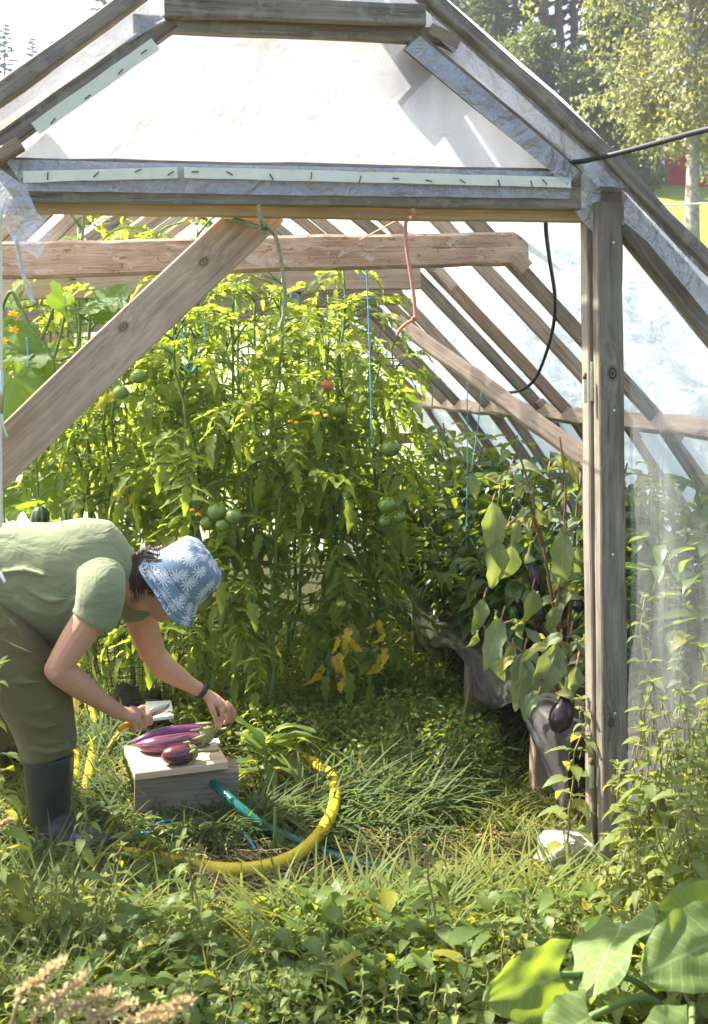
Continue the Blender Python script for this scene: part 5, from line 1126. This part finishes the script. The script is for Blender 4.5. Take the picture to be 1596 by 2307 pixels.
for (x, y, d, v) in ((60, 2080, 2.6, 3), (150, 2150, 2.45, 3), (230, 2120, 2.55, 3), (20, 2000, 2.75, 3), (330, 2170, 2.4, 3), (100, 2010, 2.75, 3), (420, 2190, 2.35, 3), (520, 2200, 2.3, 3), (600, 2130, 2.5, 3), (280, 2230, 2.25, 3), (190, 2060, 2.6, 3), (40, 2180, 2.35, 3), (380, 2080, 2.6, 3), (480, 2120, 2.5, 3), (70, 1960, 2.85, 3), (120, 2230, 2.2, 3), (220, 2010, 2.75, 3), (300, 2060, 2.65, 3), (350, 2240, 2.2, 3), (560, 2170, 2.35, 3), (650, 2190, 2.3, 3), (10, 2110, 2.5, 3), (260, 2170, 2.4, 3), (160, 2200, 2.3, 3), (440, 2060, 2.65, 3)):
    l, s = top_at(x, y, d, HH[v]); put_nettle(v, l, r_.uniform(0, 6.3), min(max(s, .5), 1.5), 'young nettle in the shady weed patch at the lower left')
for (x, y, d, v) in ((1150, 2100, 2.4, 3), (1250, 2060, 2.5, 3), (1100, 2160, 2.3, 3), (1320, 2080, 2.45, 3), (1050, 2120, 2.45, 3), (980, 2180, 2.3, 3), (1200, 2150, 2.3, 3), (1400, 2060, 2.4, 3), (900, 2220, 2.25, 3), (1290, 2020, 2.65, 3), (1240, 2110, 2.35, 3), (1130, 2060, 2.5, 3), (820, 2190, 2.3, 3), (1020, 2220, 2.2, 3), (1310, 2130, 2.3, 3), (740, 2170, 2.35, 3), (1180, 2010, 2.65, 3)):
    l, s = top_at(x, y, d, HH[v]); put_nettle(v, l, r_.uniform(0, 6.3), min(max(s, .5), 1.5), 'young nettle in the sunny weeds at the lower right')
# plants outside seen through the side film: taller weeds and bed plants behind it
ol = 'nettle growing inside behind the dusty side film'
for (x, y, d, v) in ((1450, 1330, 3.7, 0), (1510, 1290, 3.8, 0), (1570, 1310, 3.7, 0), (1430, 1450, 3.8, 0), (1540, 1420, 3.6, 0), (1590, 1250, 3.9, 0), (1480, 1380, 3.9, 0)):
    l, s = top_at(x, y, d, .95); put_nettle(v, l, r_.uniform(0, 6.3), min(max(s, .5), 1.6), ol)

# burdock ----------------------------------------------------------------------------
bb = G(1560, 2330); bb = Vector((bb.x, bb.y, 0))
e = empty('burdock', bb, 'burdock with very large heart shaped leaves in the lower right corner', 'burdock'); st = MB()
for i, (p, tip, nr, L) in enumerate(((C(1610, 2120, 2.1), C(1455, 2190, 2.0), (-.15, -.75, .6), .21), (C(1620, 2040, 2.25), C(1470, 2060, 2.22), (.05, -1, .12), .155), (C(1400, 2085, 2.25), C(1290, 2250, 2.05), (-.8, -.25, .65), .24), (C(1262, 2195, 2.12), C(1095, 2270, 2.05), (.1, -.95, .25), .19), (C(1610, 2020, 2.4), C(1500, 2030, 2.38), (0, -.6, .8), .13), (C(1330, 2290, 2.0), C(1240, 2340, 1.9), (0, -.5, .9), .16), (C(1560, 2330, 1.9), C(1450, 2380, 1.8), (0, -.5, .9), .17))):
    m1 = MB(); d = np.array(tip) - np.array(p); place(m1, B_bur[i % 4], np.array(p), d, nr, L * .85); lf = part('leaf', m1, L_bur, e)
    add_tube(st, catmull([bb, (bb + p) / 2 + Vector((0, 0, .06)), p], 5), [.009, .006], 7)
part('stalks', st, M['stem'], e)

# sow thistle beside the cutting board and dock leaves
B_dock = [leaf_tmpl(14, lambda v: (.15 * math.sin(math.pi * v ** .8) ** .7 * (1 - .28 * abs(math.sin(v * 14)))) if 0 < v < 1 else 0, .25, d, 5, .03, i) for i, d in enumerate((.6, 1.1, 1.6))]
def rosette(name, loc, spec, label, m, cat):
    e = empty(name, loc, label, cat); mb, st = MB(), MB(); top = Vector(loc) + Vector((0, 0, .16)); add_tube(st, [loc, top], [.008, .005], 6)
    for i, (az, el, L, z) in enumerate(spec): place(mb, B_dock[i % 3], Vector(loc) + Vector((0, 0, z)), (math.cos(az), math.sin(az), el), (0, 0, 1), L)
    part('foliage', mb, m, e); part('stem', st, M['stem'], e)
r_ = random.Random(4)
rosette('sow_thistle', G(600, 1780), [(r_.uniform(0, 6.3), r_.uniform(-.2, 1.0), r_.uniform(.14, .26), r_.uniform(.03, .2)) for k in range(22)], 'leafy sow thistle just right of the cutting board', L_weed, 'weed')
rosette('dock_plant', G(735, 2240), [(1.2, 2.5, .26, .02), (2.2, 2.0, .22, .03), (.2, 1.5, .2, .02), (3.4, 1.0, .2, .02), (5, .8, .18, .02)], 'upright pale green dock leaves at the bottom centre', L_weed, 'weed')
rosette('dock_plant', G(620, 1930), [(r_.uniform(0, 6.3), r_.uniform(0, .8), r_.uniform(.08, .14), .02) for k in range(9)], 'small broad leaved weed beside the yellow hose', L_weed, 'weed')

# dry seed heads, lower left, close to the camera
def seedhead(pts, label, sd):
    q = catmull(pts, 8); o = Vector((q[0][0], q[0][1], 0)); e = empty('dry_grass_stalk', o, label, 'dry stalk', 'dry seed heads at the lower left'); st, mb = MB(), MB(); add_tube(st, q, [.0028, .0018], 5); r = np.random.default_rng(sd)
    n = 150; t = .52 + .48 * r.random(n) ** .9; p = along(q, t); d = r.normal(size=(n, 3)); d[:, 2] += .6; d = nrm_(d); place(mb, B_pep[0], p + d * r.uniform(.001, .006, n)[:, None], d, r.normal(size=(n, 3)), r.uniform(.005, .010, n))
    part('stalk', st, M['straw_stem'], e); part('seeds', mb, L_seed, e)
M['straw_stem'] = plain('straw_stem', (.36, .25, .12), .8, .2, .2)
for i, (tip, mid) in enumerate((((138, 2168), (30, 2290)), ((196, 2205), (70, 2320)), ((258, 2232), (120, 2330)), ((305, 2262), (180, 2345)), ((435, 2256), (300, 2330)), ((395, 2290), (260, 2350)), ((30, 1848), (-20, 1885)))):
    d = 1.35 if i < 6 else 2.3; a, b = C(*tip, d), C(*mid, d - .02); f = Vector((b.x - .12, b.y, 0)); seedhead([f, f * .4 + b * .6 + Vector((0, 0, .05)), b, (a + b) / 2 + Vector((0, 0, .008)), a], 'dry brown seed head leaning in at the lower left corner' if i < 6 else 'dry brown seed head at the left edge below the knee', 60 + i)

# long grass tuft right of the hose
def tuft(c, n, L, sd, dirs, label, rx=.25, ry=.25):
    r = np.random.default_rng(sd); mb = MB(); a = r.uniform(0, 6.28, n); rr = np.sqrt(r.random(n)); p = np.stack([c[0] + np.cos(a) * rr * rx, c[1] + np.sin(a) * rr * ry, np.zeros(n)], 1)
    az = r.normal(dirs, .9, n); d = np.stack([np.cos(az), np.sin(az), r.uniform(.25, 1.3, n)], 1)
    for b in range(4): s = np.arange(n) % 4 == b; place(mb, B_gr[b], p[s], d[s], np.stack([-np.cos(az[s]), -np.sin(az[s]), .6 + 0 * az[s]], 1), r.uniform(.55, 1.15, s.sum()) * L)
    return single('grass_tuft', mb, L_tuft, label, 'grass tuft', (c[0], c[1], 0))
g1 = G(850, 1830); tuft(g1, 620, .34, 1, .2, 'large tuft of long dark arching grass right of the yellow hose', .28, .22)
g1 = G(930, 1740); tuft(g1, 380, .33, 2, -.1, 'long arching grass tuft in front of the raised bed legs', .25, .2)
g1 = G(760, 1900); tuft(g1, 70, .26, 3, -.4, 'grass tuft hanging over the green hose inside the yellow loop', .2, .1)
g1 = G(270, 1830); tuft(g1, 200, .28, 4, 2.6, 'grass tuft between the rubber boot and the block', .14, .14)
g1 = G(230, 1700); tuft(g1, 220, .30, 5, 1.6, 'grass tuft left of the cutting board beside the thin hoses', .12, .2)
g1 = G(440, 1885); tuft(g1, 330, .22, 6, -1.6, 'thin grass growing against the front of the block', .24, .04)
g1 = G(590, 1860); tuft(g1, 200, .27, 7, .3, 'grass tuft at the right end of the block', .07, .08)

for k, (x, y, n, L, dr, la) in enumerate(((365, 1874, 130, .17, 1.6, 'short grass clump at the left front of the block'), (500, 1866, 130, .17, 1.4, 'short grass clump at the right front of the block'), (700, 2110, 100, .26, .6, 'loose long grass clump in the foreground centre'), (300, 2110, 110, .28, 2.4, 'loose long grass clump in the foreground below the boot toe'), (900, 2110, 110, .30, .2, 'loose long grass clump in the foreground right of centre'), (120, 2000, 110, .32, 1.4, 'loose long grass clump at the lower left'))):
    g1 = G(x, y); tuft(g1, n, L, 20 + k, dr, la, .12, .04 if k < 2 else .12)
# grass, straw and ground cover ------------------------------------------------------------
def wedge(n, y0=1440, y1=2420, pw=1.0):
    y = y0 + (y1 - y0) * rng.random(n) ** pw; x = rng.uniform(-120, 1720, n); t = CAMZ / ((y - HOR) / FPX)
    return np.stack([t * (FW.x + RT.x * (x - 798) / FPX), t * (FW.y + RT.y * (x - 798) / FPX), np.zeros(n)], 1), x, y
def keep_out(p):
    k = np.ones(len(p), bool)
    for (c, r) in ((np.array(bc) - np.array((0, .25, 0)), .2), (np.array(PB), .12), (np.array(G(205, 1930)), .14), (np.array(bc), .13)): k &= np.linalg.norm(p[:, :2] - c[:2], axis=1) > r
    a, b = np.array(G(310, 1850)), np.array(G(605, 1820)); u = (b - a) / np.linalg.norm(b - a); w = p - a; s = w @ u; q = np.abs(w[:, 0] * -u[1] + w[:, 1] * u[0] - .1); k &= ~((s > -.03) & (s < .72) & (q < .17))
    k &= ~((p[:, 0] > BX + .1) & (p[:, 1] > 3.3)); return k
HOSE = np.concatenate([catmull([(a, b, 0) for a, b in Lp], 10)[:, :2] for Lp in ([(738, 1738), (755, 1775), (750, 1825), (722, 1876), (680, 1917), (630, 1943), (570, 1957), (500, 1958), (425, 1946)], [(474, 1758), (520, 1800), (570, 1842), (625, 1874), (700, 1906), (760, 1930), (830, 1950), (910, 1972)], [(520, 2082), (548, 2108), (570, 2132)], [(303, 1750), (360, 1745), (420, 1735), (515, 1722)], [(1335, 1990), (1410, 1990)], [(200, 1585), (213, 1640), (207, 1700), (200, 1745)])])
def hose_gap(x, y, keep=.12, up=85):
    k = np.ones(len(x), bool)
    for hx, hy_ in HOSE: k &= ~((np.abs(x - hx) < 24) & (y - hy_ > -22) & (y - hy_ < up))
    return k | (rng.random(len(x)) < keep)
def fn(p, f, s): return np.array([mnoise.noise((x * f, y * f, s)) for x, y in p[:, :2]])
def bare(p):   # trodden straw patch by the doorway: 1 inside, 0 outside
    c = np.array(G(740, 1985)); d = (p[:, :2] - c[:2]); return np.exp(-(d[:, 0] / .75) ** 2 - (d[:, 1] / .17) ** 2)
p, x, y = wedge(52000, 1430, 2420, .9); k = keep_out(p) & hose_gap(x, y, .14, 170) & (rng.random(len(p)) > bare(p) * .5); p = p[k]; n = len(p); nz = fn(p, 1.6, 3)
az = rng.uniform(0, 6.283, n); far = np.clip((p[:, 1] - 3.3) / 3, 0, 1); L = (.10 + .10 * far + .13 * np.clip(nz + .3, 0, 1) + .07 * (y[k] > 2030)) * rng.uniform(.5, 1.5, n) * (1 - .45 * bare(p)); d = np.stack([np.cos(az), np.sin(az), rng.uniform(.15, 1.5, n)], 1)
mb = MB()
for b in range(4): s = np.arange(n) % 4 == b; place(mb, B_gr[b], p[s], d[s], np.stack([-np.cos(az[s]) * .5, -np.sin(az[s]) * .5, np.ones(s.sum())], 1), L[s] * 1.0)
single('grass', mb, L_grass, 'grass growing all over the path and between the weeds', 'grass', None, True, None, 'stuff')
p, x, y = wedge(16000, 1600, 2420, .9); k = keep_out(p) & ((rng.random(len(p)) < .20) | (rng.random(len(p)) < bare(p) * .55)); p = p[k]; n = len(p); az = rng.uniform(0, 6.283, n); d = np.stack([np.cos(az), np.sin(az), rng.uniform(-.02, .25, n)], 1); p[:, 2] = rng.uniform(.004, .035, n)
mb = MB(); place(mb, B_gr[0], p, d, (0, 0, 1), rng.uniform(.06, .2, n)); single('dry_straw', mb, L_straw, 'dry straw and cut stems scattered on the trodden path', 'straw', None, True, None, 'stuff')
# low broad leaved weeds
p, x, y = wedge(5200, 1560, 2420, .8); nz = fn(p, 1.3, 8); k = keep_out(p) & hose_gap(x, y, .05, 130) & (rng.random(len(p)) > bare(p) * .95) & ((y > 2050) & (nz > -.2) | (nz > .2)); p = p[k]; n = len(p); p[:, 2] = rng.uniform(.01, .09, n) + (y[k] > 2130) * rng.uniform(0, .12, n)
az = rng.uniform(0, 6.283, n); d = np.stack([np.cos(az), np.sin(az), rng.uniform(-.4, .5, n)], 1); mb = MB()
for b in range(3): s = np.arange(n) % 3 == b; place(mb, B_net[b], p[s], d[s], np.array((0, 0, 1)) + rng.uniform(-.35, .35, (s.sum(), 3)), rng.uniform(.03, .115, s.sum()) * (.7 + .3 * rng.random(s.sum())))
single('weeds', mb, L_weed, 'low broad leaved weeds covering the ground', 'weeds', None, True, None, 'stuff')
# feathery small-leaved weeds: mounds at the bottom centre and under the tomatoes
def feather(n, box, zmax, seed, name, label, m=L_weed, sc=(.012, .035)):
    r = np.random.default_rng(seed); x = r.uniform(box[0], box[1], n); y = r.uniform(box[2], box[3], n); t = CAMZ / ((y - HOR) / FPX); p = np.stack([t * (FW.x + RT.x * (x - 798) / FPX), t * (FW.y + RT.y * (x - 798) / FPX), 0 * t], 1)
    p = p[keep_out(p) & hose_gap(x, y, .1, 150)]; n = len(p); p[:, 2] = r.random(n) ** 1.2 * zmax * (.45 + .55 * np.clip(fn(p, 3.2, seed) * 1.6 + .5, 0, 1)); d = r.normal(size=(n, 3)); d[:, 2] = np.abs(d[:, 2]) * .6; mb = MB()
    for b in range(3): s = np.arange(n) % 3 == b; place(mb, B_pep[b], p[s], d[s], np.array((0, 0, 1)) + r.normal(size=(s.sum(), 3)) * .4, r.uniform(sc[0], sc[1], s.sum()))
    single(name, mb, m, label, 'weeds', None, True, None, 'stuff')
feather(7000, (560, 1080, 2190, 2500), .20, 1, 'feathery_weeds', 'feathery sunlit weeds along the bottom centre')
feather(16000, (380, 1120, 1420, 1780), .26, 2, 'chickweed', 'fine leaved weeds under the tomato vines', L_weed, (.014, .04))
feather(4000, (1080, 1420, 2040, 2480), .14, 3, 'feathery_weeds', 'small leaved weeds among the nettles at the lower right')

# ------------------------------------------------------------------ background trees, house, fence
def hz(x, y): return hill(x, y)
B_clump = [leaf_tmpl(2, lambda v: .32 * math.sin(math.pi * min(max(v, .05), .95)), .3, d, 3, 0, i) for i, d in enumerate((.4, 1.0))]
def tree(kind, loc, h, sd, label, group=None):
    r = np.random.default_rng(sd); st, mb = MB(), MB(); base = np.array(loc)
    if kind == 'spruce':
        q = base + stem_path(h, (0, 0), .1, 10, sd); add_tube(st, q, [h * .012, h * .003], 7); P_, D_, S_ = [], [], []
        for i in range(int(h * 5)):
            t = .12 + .87 * (i / (h * 5)); p = along(q, np.array([t]))[0]; az = i * 2.4 + r.uniform(-.3, .3); L = (1 - t) ** .85 * h * .20 * r.uniform(.6, 1.15) + .15
            d = np.array((math.cos(az), math.sin(az), -.25 + .5 * t)); bp = [p + nrm_(d) * L * s + np.array((0, 0, -.12 * L * s * s)) for s in np.linspace(0, 1, 5)]; add_tube(st, bp, [.03, .008], 4)
            m = int(14 + L * 30); s = r.random(m) ** .7; c = np.stack([np.interp(s, np.linspace(0, 1, 5), [b[k] for b in bp]) for k in range(3)], 1); side = np.cross(d, (0, 0, 1)); P_.append(c); D_.append(nrm_(d) * .6 + side * r.choice((-1, 1), m)[:, None] * r.uniform(.2, 1, m)[:, None] + np.array((0, 0, -.55)) * r.random(m)[:, None]); S_.append(r.uniform(.25, .6, m) * (1 - .3 * t))
        place(mb, B_clump[0], np.concatenate(P_), np.concatenate(D_), (0, 0, 1), np.concatenate(S_)); lm, bm = L_spruce, M['bark']
    elif kind == 'pine':
        q = base + stem_path(h, (r.uniform(-.4, .4), 0), .25, 10, sd); add_tube(st, q, [h * .014, h * .009, h * .003], 8); P_, D_ = [], []
        for i in range(34):
            t = .45 + .55 * r.random(); p = along(q, np.array([t]))[0]; az = r.uniform(0, 6.28); L = h * r.uniform(.07, .16) * (1.25 - t); d = np.array((math.cos(az), math.sin(az), r.uniform(-.2, .5))); e = p + nrm_(d) * L; add_tube(st, [p, (p + e) / 2 + (0, 0, .1), e], [.045, .02], 5)
            for s in (.55, .8, 1.0): m = 42; P_.append(p + (e - p) * s + r.normal(size=(m, 3)) * np.array((.42, .42, .26))); D_.append(r.normal(size=(m, 3)) + (0, 0, .4))
        place(mb, B_clump[0], np.concatenate(P_), np.concatenate(D_), (0, 0, 1), r.uniform(.16, .34, sum(len(a) for a in P_))); lm, bm = L_spruce, M['bark_p']
    else:
        birch = kind == 'birch'; q = base + stem_path(h * .93, (r.uniform(-.3, .3), r.uniform(-.3, .3)), .25, 12, sd); add_tube(st, q, [h * .017, h * .011, h * .002], 8); P_, D_, S_ = [], [], []
        for i in range(95 if birch else 46):
            t = (.26 if birch else .22) + (.72 if birch else .76) * (i + r.random()) / (95 if birch else 46); p = along(q, np.array([min(t, 1)]))[0]; az = r.uniform(0, 6.28); L = h * (.33 if birch else .24) * (math.sin(math.pi * min(1, (1.04 - t) * 1.02) ** .75) * .75 + .25) * r.uniform(.6, 1.1)
            d = np.array((math.cos(az), math.sin(az), r.uniform(.2, .9))); e = p + nrm_(d) * L; b_ = catmull([p, (p + e) / 2 + (0, 0, .08 * L), e - (0, 0, .12 * L)], 4); add_tube(st, b_, [.04, .008], 5)
            for k in range(7 if birch else 5):
                c = along(b_, np.array([r.uniform(.3, 1)]))[0] + r.normal(size=3) * .18
                if birch:   # hanging twigs
                    H_ = r.uniform(.4, 1.5); m = int(30 * H_) + 12; s = r.random(m); P_.append(c + np.stack([r.normal(0, .16, m), r.normal(0, .16, m), -s * H_ + .1], 1)); D_.append(r.normal(size=(m, 3)) * .6 + (0, 0, -.7)); S_.append(r.uniform(.09, .19, m))
                else: m = 40; P_.append(c + nrm_(r.normal(size=(m, 3))) * (r.random(m) ** .4)[:, None] * .62); D_.append(r.normal(size=(m, 3))); S_.append(r.uniform(.12, .26, m))
        P_ = np.concatenate(P_); place(mb, B_clump[1], P_, np.concatenate(D_), (0, 0, 1) + r.normal(size=(len(P_), 3)) * .5, np.concatenate(S_)); lm, bm = (L_birch, M['bark_b']) if birch else (L_decid, M['bark'])
    e = empty({'spruce': 'spruce_tree', 'pine': 'pine_tree', 'birch': 'birch_tree', 'decid': 'leafy_tree'}[kind], loc, label, 'tree', group); part('trunk', st, bm, e); part('crown', mb, lm, e); return e
def spot(x, d): p = C(x, HOR, d); return Vector((p.x, p.y, hz(p.x, p.y) - .1))
GF = 'forest trees on the slope'
tree('birch', spot(1565, 27), 12, 1, 'large pale green birch on the grassy slope at the right edge')
tree('birch', spot(1690, 30), 10, 2, 'second pale birch half out of the picture at the right edge')
T1 = tree('pine', spot(1232, 44), 19, 3, 'tall pine with a straight bare trunk in the middle of the forest edge', GF)
T2 = tree('spruce', spot(1330, 47), 17, 4, 'dark spruce between the pines and the birch', GF)
T3 = tree('decid', spot(1100, 46), 11, 5, 'light green leafy tree where the forest meets the greenhouse roof', GF)
T4 = tree('decid', spot(1400, 42), 7, 6, 'low leafy tree at the foot of the forest beside the birch', GF)
fl = 'tree in the dark forest edge on the slope behind the greenhouse'
for i, (T, x, d, s) in enumerate(((T1, 1300, 46, .95), (T1, 1180, 50, 1.0), (T1, 1370, 50, 1.05), (T2, 1160, 52, .95), (T2, 1410, 54, .8), (T2, 1080, 50, .85), (T2, 1120, 43, .8), (T4, 1320, 41, .7), (T4, 1190, 40, .8), (T3, 1040, 48, .85), (T2, 1450, 56, 1.0), (T1, 1390, 47, .9), (T4, 1290, 39, .6), (T2, 1350, 58, .9), (T1, 1270, 45, .9), (T1, 1130, 47, .95), (T2, 1215, 60, .8))):
    copy_thing(T, spot(x, d), 1.7 * i, s, fl)
for i, (T, x, y, d, la) in enumerate(((T2, 12, 48, 62, 'tall dark spruce top at the upper left edge'), (T2, 74, 80, 66, 'spruce top second from the upper left edge, rising by itself'), (T2, 122, 88, 75, 'small far spruce top beside the left barge board'), (T2, -40, 110, 55, 'spruce at the far left edge, cut by the picture'), (T2, 235, -60, 60, 'spruce tip showing above the left barge board'), (T3, 20, 190, 50, 'light green treetop low at the upper left edge'))):
    b = spot(x, d); top = C(x, y, d).z; s = (top - b.z) / (17 if T is T2 else 11); copy_thing(T, b, i, s, la)
# forest undergrowth as one far mass
r = np.random.default_rng(8); n = 9000; px = r.uniform(985, 1490, n); dd = r.uniform(38, 64, n); p = np.array([C(x, HOR, d) for x, d in zip(px, dd)]); p[:, 2] = [hz(a, b) for a, b in p[:, :2]]; p[:, 2] += r.random(n) ** 1.3 * (1.0 + 2.0 * np.clip(fn(p, .25, 1) + .5, 0, 1))
mb = MB(); place(mb, B_clump[1], p, r.normal(size=(n, 3)), (0, 0, 1) + r.normal(size=(n, 3)) * .5, r.uniform(.25, .6, n)); single('undergrowth', mb, L_decid, 'bushy undergrowth along the foot of the forest', 'undergrowth', None, True, None, 'stuff')

# red cottage behind the birch
hb = spot(1552, 52); HB = empty('red_house', hb, 'red wooden house with white corner boards far behind the birch', 'house')
def hbx(c, s, m, name, ang=.25, b=0): mb = MB(); R_ = np.array(Matrix.Rotation(ang, 3, 'Z')); add_box(mb, np.array(hb) + R_ @ np.array(c), s, R_, 0, b); return part(name, mb, m, HB, False)
M['red'] = plain('falu_red_boards', (.36, .035, .03), .85, .1, .25, 3); M['white'] = plain('white_paint', (.78, .78, .76), .6)
hbx((0, 2, 1.2), (4.2, 5, 2.8), M['red'], 'wall')
for sx in (-2.12, 2.12): hbx((sx, -.52, 1.2), (.16, .12, 2.8), M['white'], 'corner_board')
wd_ = hbx((.6, -.53, 1.5), (.9, .1, 1.0), M['white'], 'window_frame'); hbx((.6, -.57, 1.5), (.7, .06, .8), plain('dark_glass', (.03, .035, .04), .1, .6), 'pane')
mb = MB(); R_ = Matrix.Rotation(.25, 3, 'Z'); vv = [hb + R_ @ Vector(v) for v in ((-2.4, -.8, 2.55), (2.4, -.8, 2.55), (2.4, 4.9, 2.55), (-2.4, 4.9, 2.55), (0, -.8, 4.2), (0, 4.9, 4.2), (-2.4, -.8, 2.67), (2.4, -.8, 2.67), (0, -.8, 4.36), (-2.4, 4.9, 2.67), (2.4, 4.9, 2.67), (0, 4.9, 4.36))]
mb.add(vv, [[0, 4, 5, 3], [4, 1, 2, 5], [6, 9, 11, 8], [8, 11, 10, 7], [0, 6, 8, 4], [4, 8, 7, 1]]); mb.p.append((np.zeros((0, 3)), np.array([[0, 1, 4]]), np.zeros((0, 2)), 0)); part('roof', mb, M['bark'], HB, False)
# electric fence tape with its post
f0, f1 = C(1470, 462, 12), C(1660, 452, 13.5); fe = empty('electric_fence', f0, 'white electric fence tape strung behind the greenhouse at the right', 'fence'); mb = MB(); add_tube(mb, catmull([f0, (f0 + f1) / 2 + Vector((0, 0, -.015)), f1], 8), .011, 5); part('tape', mb, M['white'], fe)
for k, (a, nm) in enumerate(((f0 + Vector((-.6, 0, 0)), 0), (f1, 1))): mb = MB(); add_tube(mb, [(a.x, a.y, hz(a.x, a.y) - .1), (a.x, a.y, a.z + .1)], .02, 6); part('fence_post', mb, M['white'], fe)

# the hazy backlit air
hm_ = bpy.data.materials.new('pale_air'); hm_.use_nodes = True; hm_.node_tree.nodes.clear()
ho_ = hm_.node_tree.nodes.new('ShaderNodeOutputMaterial'); hv = hm_.node_tree.nodes.new('ShaderNodeVolumePrincipled'); hv.inputs['Density'].default_value = .0011; hv.inputs['Color'].default_value = (.88, .93, 1, 1); hv.inputs['Anisotropy'].default_value = .35
hm_.node_tree.links.new(hv.outputs[0], ho_.inputs['Volume']); zs = [v.co.z for v in g_.data.vertices]
mb = MB(); add_box(mb, (0, 102, (min(zs) - 1 + 62) / 2), (330, 264, 62 - min(zs) + 1)); single('haze', mb, hm_, 'thin pale haze in the backlit air', 'haze', None, False, None, 'stuff')
